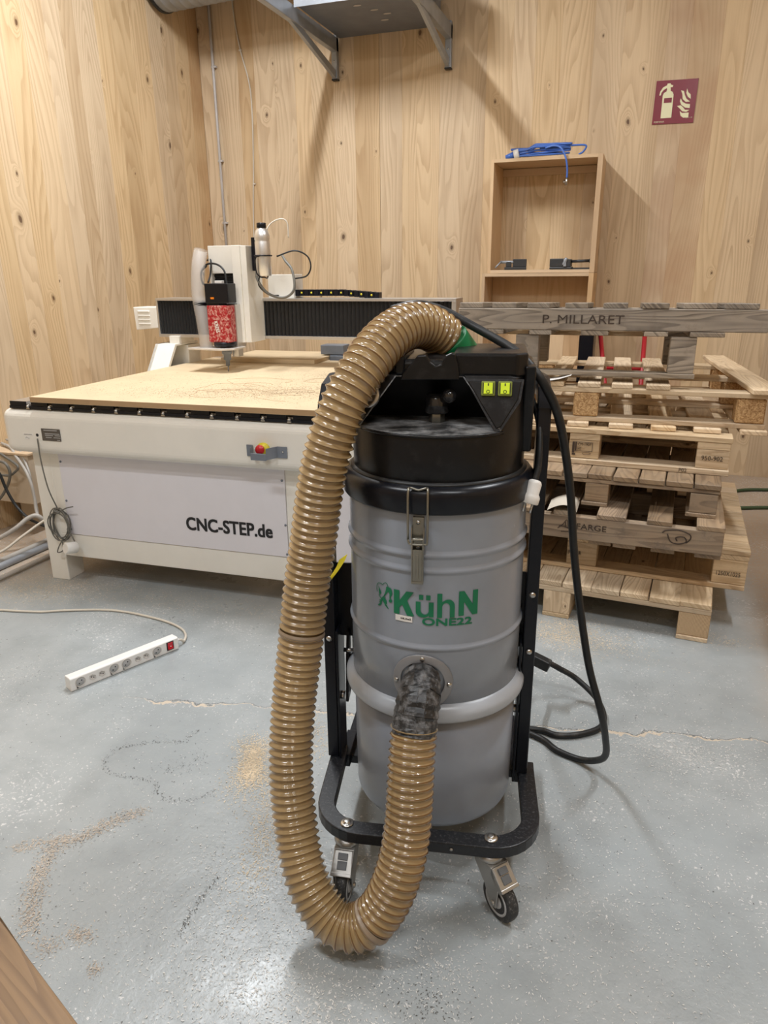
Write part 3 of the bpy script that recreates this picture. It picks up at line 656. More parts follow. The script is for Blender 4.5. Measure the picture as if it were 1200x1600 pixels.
# emblem: stooping muscular figure striding, as polygons
def poly_mesh(polys):
    bm = bmesh.new()
    for p in polys:
        vs = [bm.verts.new((x, y, 0)) for x, y in p]; f_ = bm.faces.new(vs); f_.normal_update()
        if f_.normal.z < 0: f_.normal_flip()
    bmesh.ops.triangulate(bm, faces=bm.faces[:])
    g = bmesh.ops.extrude_face_region(bm, geom=bm.faces[:]); 
    for v in g['geom']:
        if isinstance(v, bmesh.types.BMVert): v.co.z += .0005
    me = bpy.data.meshes.new('emblem'); bm.to_mesh(me); bm.free(); return me
def stroke(pts, w):
    out = []
    for (a, b), (c, d) in zip(pts, pts[1:]):
        L = math.hypot(c-a, d-b) or 1; nx, ny = -(d-b)/L*w/2, (c-a)/L*w/2
        out.append([(a+nx, b+ny), (a-nx, b-ny), (c-nx, d-ny), (c+nx, d+ny)])
    return out
E_ = [[(20, 78), (24, 70), (32, 60), (36, 50), (30, 46), (26, 40), (22, 52)],
      [(66, 84), (74, 86), (92, 82), (98, 72), (99, 58), (92, 46), (90, 36), (84, 38), (84, 58), (76, 66), (66, 54), (54, 40), (46, 36), (52, 46), (60, 60), (64, 72)],
      [(82, 34), (92, 38), (99, 32), (96, 24), (86, 22), (80, 26)],
      [(44, 38), (54, 38), (66, 26), (70, 14), (62, 8), (52, 12), (44, 24), (36, 30)],
      [(36, 30), (44, 26), (38, 14), (36, 4), (26, -4), (14, -4), (20, 2), (28, 6), (28, 14)],
      [(56, 10), (68, 6), (80, -8), (74, -6), (58, 4)]]
E_ += stroke([(10, 52), (8, 66), (10, 82), (18, 90), (34, 92), (46, 88), (52, 96), (62, 100), (72, 96), (76, 86)], 2)
E_ += stroke([(20, 40), (28, 34), (38, 28), (50, 30), (60, 38)], 2.4)
E_ += stroke([(24, 20), (38, 24)], 2.5)+stroke([(22, 12), (36, 14)], 2.5)
me = poly_mesh(E_); wrap(me, -.1325, .757, .045, .066, RD+.0012); wrap_obj('emblem', me, 'greenprint')
def shape_word(polys, x0, z0, w, h):
    me = poly_mesh(polys); wrap(me, x0, z0, w, h, RD+.0012); return wrap_obj('lettering', me, 'greenprint')
def arc(cx, cy, rx, ry, a0, a1, n=8): return [(cx+rx*math.cos(R(a0+(a1-a0)*i/n)), cy+ry*math.sin(R(a0+(a1-a0)*i/n))) for i in range(n+1)]
shape_word([[(0, 0), (29, 0), (29, 30), (44, 42), (68, 0), (102, 0), (68, 62), (100, 100), (64, 100), (29, 58), (29, 100), (0, 100)]], -.083, .752, .050, .060)
shape_word([[(0, 68), (27, 68), (27, 30)]+arc(50, 30, 23, 20, 180, 360)[1:]+[(73, 68), (100, 68), (100, 0), (74, 0), (74, 8)]+arc(40, 20, 40, 24, 310, 180)+[(0, 24)],
            [(18, 78), (42, 78), (42, 100), (18, 100)], [(58, 78), (82, 78), (82, 100), (58, 100)]], -.029, .752, .041, .056)
shape_word([[(0, 0), (28, 0), (28, 44)]+arc(50, 44, 22, 18, 180, 0)[1:]+[(72, 0), (100, 0), (100, 46)]+arc(62, 48, 38, 28, 0, 130)[1:]+[(28, 66), (28, 100), (0, 100)]], .020, .753, .040, .060)
shape_word([[(0, 0), (27, 0), (27, 56), (72, 0), (100, 0), (100, 100), (73, 100), (73, 44), (27, 100), (0, 100)]], .069, .756, .046, .061)
# small white asset sticker
me = poly_mesh([[(0, 0), (44, 0), (44, 16), (0, 16)]]); wrap(me, -.079, .7355, .042, .0145, RD+.001); wrap_obj('sticker', me, 'paper')
word('AGB_One22', -.066, .7405, .026, .0048, .0004, 'print', RD+.0018, 'sticker_text')
# intake flange and taped elbow
FZ = .585; FXc = -.012
fl = MB(); prof = [(.052, 0), (.070, 0), (.0715, .0015), (.0715, .004), (.070, .0055), (.052, .0055)]
vs = []; fs = []; seg = 48
for r_, d_ in prof:
    for i in range(seg):
        a = 2*math.pi*i/seg; u = FXc+r_*math.cos(a); v = FZ+r_*math.sin(a); th = u/RD; rr = RD+.001+d_*1.0
        # plate stays almost flat, following the drum loosely
        vs.append((rr*math.sin(th), -rr*math.cos(th), v))
for j in range(len(prof)-1):
    for i in range(seg): k = (i+1) % seg; fs.append((j*seg+i, (j+1)*seg+i, (j+1)*seg+k, j*seg+k))
fl.add(vs, fs, 0, True); fl.build('intake_flange', 'flange', VX)
for a in (184, -4, 90, 270):
    u = FXc+.062*math.cos(R(a)); z = FZ+.062*math.sin(R(a)); th = u/RD
    MB().lathe([(.0062, 0), (.0055, .003), (.0001, .0042)], 12, Matrix.Translation(((RD+.006)*math.sin(th), -(RD+.006)*math.cos(th), z)) @ Matrix.Rotation(th, 4, 'Z') @ Matrix.Rotation(R(90), 4, 'X')).build('bolt', 'chrome', VX)
ep = spline([(-.012, -.205, .598), (-.013, -.245, .594), (-.015, -.282, .572), (-.019, -.305, .536), (-.022, -.318, .508)], 6)
rr_ = [.039+.011*min(1, i/12)+.0015*math.sin(i*2.1) for i in range(len(ep))]
m = MB().tube(ep, .05, 13, rf=lambda i: rr_[i]); m.sm = [False]*len(m.sm)
rt = random.Random(5)
m.v = [tuple(c+rt.uniform(-.0022, .0022) for c in v) for v in m.v]
m.build('taped_elbow', 'tape', VX)
for (t0, tw, ang) in ((.15, .3, 12), (.42, .28, -10), (.68, .25, 7)):
    i0 = int(t0*(len(ep)-1)); i1 = min(len(ep)-1, int((t0+tw)*(len(ep)-1)))
    q_ = MB().tube(ep[i0:i1+1], .0545, 15, cap=False, rf=lambda i: rr_[min(len(rr_)-1, i+i0)]+.0012); q_.v = [tuple(c+rt.uniform(-.0012, .0012) for c in v) for v in q_.v]; q_.sm = [False]*len(q_.sm); q_.build('tape_strip', 'tape', VX)

# the tan ribbed hose
HP = [(-.021, -.312, .522), (-.0225, -.325, .485), (-.024, -.345, .435), (-.026, -.385, .307), (-.044, -.428, .200), (-.083, -.452, .114), (-.120, -.460, .075), (-.160, -.462, .066), (-.205, -.450, .080), (-.262, -.415, .150), (-.297, -.36, .240),
      (-.318, -.31, .370), (-.318, -.26, .516), (-.303, -.225, .663), (-.285, -.205, .823), (-.269, -.198, .911), (-.250, -.198, 1.034), (-.230, -.198, 1.122), (-.198, -.188, 1.222), (-.176, -.172, 1.269), (-.149, -.145, 1.313), (-.127, -.105, 1.347), (-.102, -.058, 1.372), (-.070, 0, 1.387), (-.036, .045, 1.384), (-.004, .075, 1.363), (.013, .088, 1.343)]
PN = 8
def smooth(path, it):
    for _ in range(it): path = [path[0]]+[(a+b*2+c)/4 for a, b, c in zip(path, path[1:], path[2:])]+[path[-1]]
    return path
hp = resample(smooth(resample(spline(HP, 24), .006), 60), .0180/PN)
def hr(i):
    k = i % PN
    return (.0560, .0540, .0508, .0490, .0482, .0486, .0503, .0535)[k]*(.965+.015*math.sin(i*.013))
hz = MB().tube(hp, .055, 56, rf=hr, mif=lambda i: 1 if i % PN == PN-1 else 0).build('suction_hose', ['hose', 'hosewire'], VX, label='tan translucent ribbed suction hose')
for i0 in (int(len(hp)*.205), int(len(hp)*.565)):
    MB().tube(hp[i0:i0+8], .0545, 40, cap=False, rf=lambda i: .0555-.001*abs(i-4)).build('hose_joint', 'greyjoint', VX)
MB().tube(spline([(.012, .087, 1.345), (.028, .098, 1.322), (.044, .105, 1.300)], 6), .0515, 36).build('hose_sleeve', 'green', VX, label='bright green taped hose end')
# ===BODY
M['lead'] = simple('dark_lead_print', srgb(88, 82, 76), .5)
M['amber'] = simple('amber_indicator', srgb(230, 130, 20), .4)
M['acryl'] = simple('dusty_clear_plate', srgb(206, 200, 192), .25)
M['redglow'] = simple('red_switch_plastic', srgb(170, 14, 30), .3, emit=(srgb(200, 10, 30), .15))
M['sawchip'] = simple('pale_sawdust', srgb(224, 206, 178), .9, var=.12)
M['traildust'] = simple('greyish_sawdust', srgb(202, 188, 172), .9, var=.15)
M['greychip'] = simple('dark_grit', srgb(74, 70, 64), .9)
M['palechip'] = simple('pale_dust_flecks', srgb(216, 214, 210), .9)
M['brownchip'] = simple('brown_board_crumbs', srgb(104, 82, 58), .9)
M['galvblack'] = simple('dark_tool_steel', (.05, .052, .055), .4, metal=.4)

# ================================================================== ROUTER TABLE (the white machine)
CN = empty('router_machine', (-2.785, 2.693, 0), R(2.5), 'large white flatbed milling machine with a gantry and red spindle behind the vacuum', 'machine')
# legs
for x0, y0 in ((0, 0), (1.70, 0), (0, 1.85), (1.70, 1.85)):
    m = MB(); m.box(x0, x0+.105, y0, y0+.12, 0, .71); m.build('leg', 'white', CN, .004)
bxo('frame_rail', 'white', CN, .10, 1.71, .0, .05, .14, .262, .004)
bxo('frame_rail', 'white', CN, .10, 1.71, 1.92, 1.97, .14, .262, .004)
bxo('frame_rail', 'white', CN, .02, .07, .12, 1.86, .14, .262, .004)
bxo('frame_rail', 'white', CN, 1.73, 1.78, .12, 1.86, .14, .262, .004)
bxo('frame_upright', 'white', CN, .1, .155, .001, .05, .262, .70, .003)
bxo('frame_upright', 'white', CN, 1.357, 1.45, .001, .05, .262, .70, .003)
fp = bxo('front_panel', 'panel', CN, .155, 1.357, -.004, .002, .264, .694, .001)
for x, z in ((.166, .64), (.166, .44), (.166, .29), (1.344, .63), (1.350, .42), (1.350, .278)):
    MB().lathe([(.006, 0), (.005, .003), (.0001, .003)], 10, Matrix.Translation((x, -.004, z)) @ Matrix.Rotation(R(90), 4, 'X')).build('screw', 'galvdark', fp)
bxo('front_panel', 'panel', CN, 1.45, 1.70, -.004, .002, .264, .694, .001)
bxo('side_panel', 'panel', CN, .03, .036, .12, 1.85, .264, .668, .001)
text_on('machine_lettering', 'CNC-STEP.de', .075, 'print', CN, (.836, -.0055, .350), bold=.0042, width=.448, height=.066)
# front cover beam with large rounded corners
bxo('front_cover', 'white', CN, -.078, 1.86, -.08, .12, .690, .903, .042, bseg=6)
bxo('side_cover', 'white', CN, -.068, .02, .12, 1.95, .71, .903, .02, bseg=3)
bxo('side_cover', 'white', CN, 1.72, 1.84, .12, 1.95, .71, .903, .02, bseg=3)
# bed profiles
for k in range(15):
    x0 = -.030+k*.122
    p = MB(); p.box(x0, x0+.1205, -.052, 1.93, .905, .916); p.box(x0+.004, x0+.092, -.050, 1.92, .916, .938); p.box(x0+.098, x0+.1205, -.050, 1.92, .916, .926)
    b = p.build('bed_profile', 'alu', CN)
    MB().box(x0+.0, x0+.1215, -.060, -.052, .9045, .918).box(x0+.002, x0+.094, -.057, -.051, .918, .939).build('end_cap', 'blackclean', b, .0008)
    MB().lathe([(.008, 0), (.008, .004), (.0045, .004), (.0045, .008), (.0001, .008)], 6, Matrix.Translation((x0+.107, -.058, .918)) @ Matrix.Rotation(R(90), 4, 'X')).box(x0+.099, x0+.117, -.063, -.052, .905, .911).build('clamp_nut', 'chrome', b)
bd = MB(); bd.box(.112, 1.570, -.078, 1.62, .941, .967); bd.build('spoil_board', 'mdf', CN, .0015, label='sawdust covered tan fibreboard bed')
bxo('board_edge', 'mdfedge', CN, .1125, 1.5695, -.0785, -.0775, .9425, .9655)
bxo('spoil_board', 'mdf', CN, .30, .95, 1.40, 1.90, .968, .992, .001)
for x0 in (1.0, 1.2, 1.4): bxo('clamp_rail', 'alu', CN, x0, x0+.10, 1.64, 1.90, .939, .955, .002)
v = MB(); v.box(.89, 1.05, 1.66, 1.78, 1.0, 1.06); v.box(.955, 1.05, 1.65, 1.79, .94, .995); v.box(.955, 1.04, 1.67, 1.77, .985, 1.0); v.build('linear_carriage', 'galvdark', CN, .004)
# gantry towers
for x0 in (-.02, 1.64):
    t = MB(); t.prism([(1.02, .90), (1.46, .90), (1.44, 1.095), (1.17, 1.095)], x0, x0+.022, 'X'); t.prism([(1.02, .90), (1.17, 1.095), (1.19, 1.085), (1.045, .90)], x0, x0+.14, 'X')
    t.box(x0, x0+.14, 1.17, 1.44, 1.083, 1.095); t.box(x0+.07, x0+.14, 1.22, 1.40, 1.095, 1.14); t.box(x0+.005, x0+.15, 1.3, 1.44, .90, 1.08); t.build('gantry_leg', 'white', CN, .002)
# gantry beam
gb = MB(); gb.box(-.03, 1.86, 1.27, 1.42, 1.15, 1.35); gb.build('gantry_beam', 'galvdark', CN)
bxo('beam_strip', 'alu', CN, -.032, 1.868, 1.235, 1.43, 1.351, 1.366, .001)
bxo('beam_strip', 'alu', CN, -.032, 1.868, 1.235, 1.43, 1.132, 1.150, .001)
bxo('beam_end', 'alu', CN, 1.842, 1.868, 1.24, 1.43, 1.150, 1.351, .001)
bxo('beam_end', 'alu', CN, -.034, -.022, 1.24, 1.43, 1.150, 1.351, .001)
def pleats(x0, x1, z0, z1, y, n, horiz=False):
    m = MB(); poly = []
    for i in range(2*n+1): poly.append(((x0+(x1-x0)*i/(2*n)) if not horiz else (z0+(z1-z0)*i/(2*n)), y-(.011 if i % 2 else 0)))
    L = len(poly)
    if horiz: vs = [(x0, b, a) for a, b in poly]+[(x1, b, a) for a, b in poly]
    else: vs = [(a, b, z0) for a, b in poly]+[(a, b, z1) for a, b in poly]
    m.add(vs, [(i, i+1, L+i+1, L+i) if not horiz else (i+1, i, L+i, L+i+1) for i in range(L-1)])
    return m
pleats(-.02, .46, 1.151, 1.350, 1.255, 24).build('bellows', 'bellows', CN)
pleats(.705, 1.843, 1.151, 1.350, 1.255, 46).build('bellows', 'bellows', CN)
# end motor box with louvres
mb_ = MB(); mb_.prism([(-.195, 1.172), (-.035, 1.186), (-.035, 1.312), (-.203, 1.312)], 1.24, 1.40, 'Y'); mb_.build('motor_box', 'white', CN, .004)
for k in range(4): MB().box(-.170, -.085, 1.232, 1.241, 1.206+k*.025, 1.216+k*.025).build('louvre', 'white', CN, .003)
# z carriage
zc = MB(); zc.box(.45, .665, 1.08, 1.25, 1.508, 1.658); zc.box(.615, .665, 1.05, 1.25, 1.125, 1.658); zc.box(.45, .463, 1.08, 1.25, 1.34, 1.51); zc.build('carriage_housing', 'white', CN, .002)
bxo('carriage_cheek', 'white', CN, .665, .70, 1.06, 1.25, 1.125, 1.655, .002)
pleats(.463, .615, 1.345, 1.508, 1.12, 6, True).build('carriage_bellows', 'bellows', CN)
bxo('slide_plate', 'alu', CN, .48, .645, 1.02, 1.10, 1.10, 1.345, .002)
bxo('slide_plate', 'alu', CN, .61, .648, .99, 1.05, 1.05, 1.34, .002)
# spindle
sy = .97
s_ = MB(); s_.prism([(-.068, -.05), (.055, -.055), (.068, -.03), (.068, .05), (-.068, .05)], 1.135, 1.338, 'Z', mat=Matrix.Translation((.572, sy, 0))); s_.build('spindle_housing', 'reddust', CN, .006, label='red spindle housing speckled with dust')
s_ = MB(); s_.box(.500, .643, sy-.05, sy+.05, 1.350, 1.455); s_.box(.50, .58, sy-.04, sy+.05, 1.336, 1.352); s_.build('spindle_head', 'blackclean', CN, .004)
MB().box(.535, .556, sy-.0515, sy-.049, 1.372, 1.382).build('indicator', 'amber', CN)
MB().box(.556, .60, sy-.03, sy+.0, 1.455, 1.470).build('connector', 'whiteplastic', CN, .002)
text_on('housing_mark', 'KRESS', .03, 'paper', CN, (.548, sy-.0556, 1.25), rot=(R(90), R(80), 0), bold=.001, width=.062)
MB().lathe([(.062, 1.112), (.064, 1.136)], 24, Matrix.Translation((.577, sy, 0))).build('spindle_foot', 'blackclean', CN)
s_ = MB(); s_.prism([(.375, sy-.07), (.60, sy-.10), (.66, sy-.05), (.66, sy+.09), (.40, sy+.09)], 1.094, 1.104, 'Z'); s_.build('dust_shoe_plate', 'acryl', CN, .001)
MB().lathe([(.012, 1.0), (.012, 1.03), (.022, 1.035), (.022, 1.065), (.03, 1.07), (.03, 1.094)], 16, Matrix.Translation((.585, sy, 0))).build('collet', 'galvdark', CN)
MB().lathe([(.003, .962), (.003, 1.0)], 8, Matrix.Translation((.585, sy, 0))).build('milling_bit', 'galvdark', CN)
# clear ribbed dust tube
tp = resample(spline([(.462, sy-.01, 1.10), (.452, sy-.01, 1.25), (.430, sy, 1.40), (.432, sy+.02, 1.54), (.442, sy+.05, 1.64)], 16), .0045)
MB().tube(tp, .04, 28, rf=lambda i: .0355+.0045*(i % 2), cap=False).build('dust_tube', 'clear', CN, label='clear ribbed dust tube')
MB().lathe([(.0415, 0), (.0425, .004), (.0425, .014), (.0415, .018)], 24, Matrix.Translation((.440, sy, 1.335)), cap=False).build('tube_clip', 'blackclean', CN)
# cables round the carriage
cable('spindle_cable', 'rubber', [(.40, 1.1, 1.50), (.42, 1.05, 1.53), (.48, 1.02, 1.56), (.55, 1.0, 1.555), (.60, .98, 1.52), (.615, .97, 1.45)], .0055, CN)
cable('spindle_cable', 'rubber', [(.47, 1.02, 1.55), (.445, 1.0, 1.52), (.44, 1.0, 1.48), (.455, 1.0, 1.45), (.50, 1.0, 1.45)], .0055, CN)
cable('spindle_cable', 'rubber', [(.42, 1.12, 1.58), (.455, 1.09, 1.59), (.47, 1.07, 1.56), (.465, 1.06, 1.50), (.47, 1.02, 1.46)], .005, CN)
bxo('rear_housing', 'white', CN, .72, .885, 1.28, 1.42, 1.366, 1.50, .003)
cable('loop_hose', 'greycable', [(.70, 1.2, 1.60), (.74, 1.12, 1.55), (.74, 1.1, 1.48), (.80, 1.1, 1.40), (.90, 1.1, 1.375), (.965, 1.1, 1.42), (.95, 1.12, 1.52), (.90, 1.15, 1.57), (.86, 1.2, 1.60)], .0075, CN)
cable('loop_cable', 'rubber', [(.80, 1.25, 1.60), (.90, 1.28, 1.63), (.97, 1.3, 1.60), (.99, 1.3, 1.54), (.96, 1.3, 1.49), (.88, 1.3, 1.475)], .0045, CN)
cable('loop_cable', 'rubber', [(.735, 1.15, 1.70), (.73, 1.14, 1.60), (.755, 1.1, 1.5), (.75, 1.1, 1.44), (.80, 1.12, 1.39), (.86, 1.12, 1.385)], .0045, CN)
cable('loop_cable', 'creamcable', [(.74, 1.2, 1.69), (.78, 1.22, 1.77), (.84, 1.24, 1.80), (.875, 1.25, 1.78), (.88, 1.25, 1.70)], .004, CN)
m = MB(); m.box(.705, .745, 1.12, 1.18, 1.52, 1.70); m.build('bottle_bracket', 'blackclean', CN, .003)
bh = MB(); ring = [(.80+.0475*math.cos(a), 1.07+.0475*math.sin(a), 1.60) for a in [2*math.pi*i/24 for i in range(25)]]
bh.tube([Vector(p) for p in ring], .004, 8); bh.tube(spline([(.80, 1.022, 1.60), (.775, 1.022, 1.585), (.775, 1.022, 1.52), (.79, 1.03, 1.49), (.80, 1.07, 1.486), (.80, 1.118, 1.49), (.80, 1.12, 1.60)], 6), .004, 8)
bh.tube(spline([(.80, 1.118, 1.60), (.76, 1.14, 1.60), (.72, 1.15, 1.60)], 4), .004, 8); bh.build('bottle_cage', 'blackclean', CN)
bt = empty('aluminium_bottle', (0, 0, 0), 0, 'brushed aluminium drinking bottle with black cap on the gantry of the white machine', 'bottle'); 
bt.matrix_world = Matrix.Translation((-2.785, 2.693, 0)) @ Matrix.Rotation(R(2.5), 4, 'Z') @ Matrix.Translation((.80, 1.07, 1.492))
MB().lathe([(.038, 0), (.0425, .004), (.0425, .180), (.0405, .186), (.0425, .192), (.0425, .215), (.036, .238), (.024, .250), (.022, .255)], 36).build('bottle_body', 'brushed', bt)
MB().lathe([(.024, .252), (.0265, .254), (.0265, .276), (.024, .279)], 24).build('bottle_cap', 'blackclean', bt)
# energy chain on the beam
for k in range(22):
    x0 = .725+k*.031; z = 1.384+.012*math.sin(min(1, k/6)*math.pi/2)-max(0, (k-14))*.0022
    c = MB().box(x0, x0+.029, 1.30, 1.36, z-.018, z+.018).build('chain_link', 'blackclean', CN, .003)
    if k % 2 == 0: MB().lathe([(.006, 0), (.005, .003), (.0001, .0035)], 10, Matrix.Translation((x0+.015, 1.30, z)) @ Matrix.Rotation(R(90), 4, 'X')).build('link_pin', 'yellow', c)
# emergency stop in a bent bracket
eb = MB(); T_ = .004
pts = [(1.224, -.082), (1.252, -.082), (1.268, -.135), (1.340, -.135), (1.368, -.082), (1.413, -.082)]
for (a, b), (c, d) in zip(pts, pts[1:]):
    z0, z1 = (.755, .805)
    if b == -.135 and d == -.135: z0, z1 = .752, .782
    eb.prism([(a, b), (c, d), (c, d-T_), (a, b-T_)], z0, z1, 'Z')
eb.build('stop_bracket', 'galvdark', CN, .001)
MB().lathe([(.0045, 0), (.004, .003), (.0001, .004)], 10, Matrix.Translation((1.394, -.086, .782)) @ Matrix.Rotation(R(90), 4, 'X')).build('screw', 'chrome', CN)
TE = Matrix.Translation((1.304, -.080, .788)) @ Matrix.Rotation(R(80), 4, 'X')
es = MB().lathe([(.029, 0), (.029, .014), (.02, .018), (.016, .022)], 28, TE).build('stop_base', 'yellow', CN)
MB().lathe([(.012, .018), (.012, .034), (.019, .036), (.021, .042), (.019, .047), (.0001, .049)], 24, TE).build('stop_button', 'red', es)
# name plate with embossed lines, small label, hole
np_ = bxo('name_plate', 'lead', CN, .152, .258, -.0835, -.0805, .762, .820, .002, bseg=2)
tx = MB()
for k, (a, b) in enumerate(((.015, .09), (.02, .103), (.02, .065), (.075, .106), (.023, .055), (.067, .106))):
    z = (.811, .795, .787, .787, .777, .777)[k]; tx.box(.152+a, .152+b, -.0842, -.0834, z, z+.0035)
tx.box(.237, .253, -.0842, -.0834, .766, .7685).build('plate_text', 'greyplastic', np_)
lb = bxo('small_label', 'paper', CN, .043, .098, -.0815, -.0805, .783, .792)
bxo('small_label', 'paper', CN, .05, .08, -.0815, -.0805, .764, .778)
MB().box(.048, .093, -.0822, -.0812, .786, .788).build('label_line', 'lead', lb)
MB().tube([Vector((.055, -.082, .768)), Vector((.062, -.082, .774)), Vector((.07, -.082, .768)), Vector((.078, -.082, .768))], .0008, 5).build('label_line', 'lead', lb)
MB().lathe([(.0075, 0), (.0075, .001), (.0001, .001)], 16, Matrix.Translation((.124, -.0805, .786)) @ Matrix.Rotation(R(90), 4, 'X')).build('cable_hole', 'dark', CN)
# thin cable running down into a hanging coil, adapter
cable('sensor_cable', 'greycable', [(.126, -.086, .770), (.128, -.088, .66), (.127, -.07, .52), (.122, -.03, .415), (.125, -.028, .40)], .0032, CN)
rc = random.Random(11)
cp = []
for k in range(6*22):
    a = 2*math.pi*k/22; tt = k/132
    cp.append((.118+.008*math.sin(tt*9)+(.052+.010*math.sin(tt*23))*math.sin(a), -.022-.012*math.sin(tt*31), .318-.006*tt+(.078+.012*math.sin(tt*17))*math.cos(a)))
MB().tube([Vector(p) for p in cp], .0030, 6).build('cable_coil', 'greycable', CN)
cable('sensor_cable', 'greycable', [(.13, -.03, .24), (.10, -.03, .20), (.085, -.03, .165), (.12, -.03, .18), (.125, -.03, .23)], .003, CN)
cable('sensor_cable', 'greycable', [(.135, -.03, .385), (.18, -.035, .41), (.23, -.04, .425)], .003, CN)
cable('sensor_cable', 'greycable', [(.165, -.03, .30), (.185, -.03, .27), (.20, -.03, .235)], .0035, CN)
cable('coil_tie', 'greycable', [(.105, -.035, .402), (.12, -.042, .393), (.14, -.035, .384)], .006, CN)
MB().lathe([(.026, 0), (.029, .003), (.029, .055), (.024, .060)], 28, Matrix.Translation((.205, -.03, .205)) @ Matrix.Rotation(R(78), 4, 'X') @ Matrix.Rotation(R(-20), 4, 'Y')).build('white_adapter', 'whiteplastic', CN)
# control cabinet hanging on the right end of the machine (seen between hose and drum)
bxo('control_box', 'white', CN, 1.72, 1.95, -.06, .25, .18, .70, .006)

# ================================================================== LEFT CORNER: low box with cables and pipes
LB = empty('low_plinth', (-3.66, 3.13, 0), 0, 'low beige wooden plinth against the left wall beside the white machine', 'plinth')
bxo('plinth_board', 'leftbox', LB, .02, .33, .05, 2.3, .20, .50, .004)
bxo('plinth_top', 'plyX', LB, .01, .34, .04, 2.31, .50, .515, .003)
bxo('shade_board', 'plinthshade', LB, .03, .25, .35, 2.2, 0, .20)  # dark box standing in for the shade under the plinth
for y0 in (.2, 2.1): bxo('foot', 'leftbox', LB, .05, .28, y0, y0+.08, 0, .20, .003)
def low(name, mat, pts, r, label, cat='cable', group=None): return cable(name, mat, pts, r, None, 10, 10, label=label, cat=cat, group=group)
g_ = 'cables on the left plinth'
low('coiled_cable', 'greycable', [(-3.60, 3.16, .50), (-3.50, 3.12, .478), (-3.42, 3.10, .469), (-3.397, 3.10, .417), (-3.431, 3.10, .337), (-3.52, 3.1, .24), (-3.63, 3.1, .20)], .0085, 'dark grey cable hooping over the front edge of the plinth', group=g_)
low('coiled_cable', 'greycable', [(-3.62, 3.13, .39), (-3.44, 3.12, .389), (-3.376, 3.12, .418), (-3.349, 3.12, .447), (-3.384, 3.13, .468), (-3.46, 3.15, .49), (-3.62, 3.2, .53)], .007, 'grey cable making a flat loop against the plinth front', group=g_)
low('coiled_cable', 'palecable', [(-3.64, 3.3, .53), (-3.51, 3.24, .525), (-3.42, 3.18, .50), (-3.31, 3.13, .43), (-3.262, 3.11, .355), (-3.245, 3.10, .265), (-3.225, 3.08, .19), (-3.16, 3.05, .14)], .009, 'pale grey cable dropping round the plinth corner to the floor', group=g_)
low('coiled_cable', 'palecable', [(-3.64, 3.34, .545), (-3.51, 3.29, .54), (-3.39, 3.2, .50), (-3.30, 3.145, .42), (-3.285, 3.135, .33), (-3.262, 3.12, .25), (-3.24, 3.10, .17)], .007, 'thinner pale cable just inside the thick pale one at the plinth corner', group=g_)
low('coiled_cable', 'greycable', [(-3.64, 3.40, .53), (-3.58, 3.42, .53), (-3.48, 3.38, .53), (-3.40, 3.42, .53)], .010, 'short grey cable end lying on top of the plinth', group=g_)
low('black_cable', 'rubber', [(-3.56, 3.06, .53), (-3.47, 3.05, .48), (-3.42, 3.05, .413), (-3.392, 3.05, .327), (-3.341, 3.05, .234), (-3.263, 3.04, .175), (-3.183, 3.03, .151), (-3.10, 3.03, .13)], .0085, 'black cable hanging from the plinth toward the machine leg')
low('floor_hose', 'palecable', [(-3.55, 2.80, .05), (-3.42, 2.86, .07), (-3.338, 2.90, .089), (-3.261, 2.95, .138), (-3.222, 3.0, .18), (-3.186, 3.03, .195), (-3.16, 3.05, .17), (-3.14, 3.1, .10)], .013, 'grey hose arching up behind the machine leg', 'hose', 'hoses low behind the machine leg')
low('floor_hose', 'creamcable', [(-3.50, 2.5, .012), (-3.32, 2.6, .02), (-3.185, 2.75, .074), (-3.115, 2.85, .14), (-3.04, 2.95, .208), (-2.95, 3.05, .26)], .0075, 'thin cream hose rising from the floor behind the machine leg', 'hose', 'hoses low behind the machine leg')
for k, (xx, lab) in enumerate(((-3.012, 'grey floor pipe nearest the machine leg, lying in dust'), (-3.14, 'middle grey floor pipe lying left of the machine leg'), (-3.205, 'rear grey floor pipe beside the plinth'))):
    MB().tube([Vector((xx-.02, 1.9, .018)), Vector((xx, 2.6, .018)), Vector((xx+.02, 3.5, .018))], (.012, .020, .016)[k], 14).build('floor_pipe', 'palecable' if k != 1 else 'galv', None, label=lab, cat='pipe', group='pipes on the floor at the left')

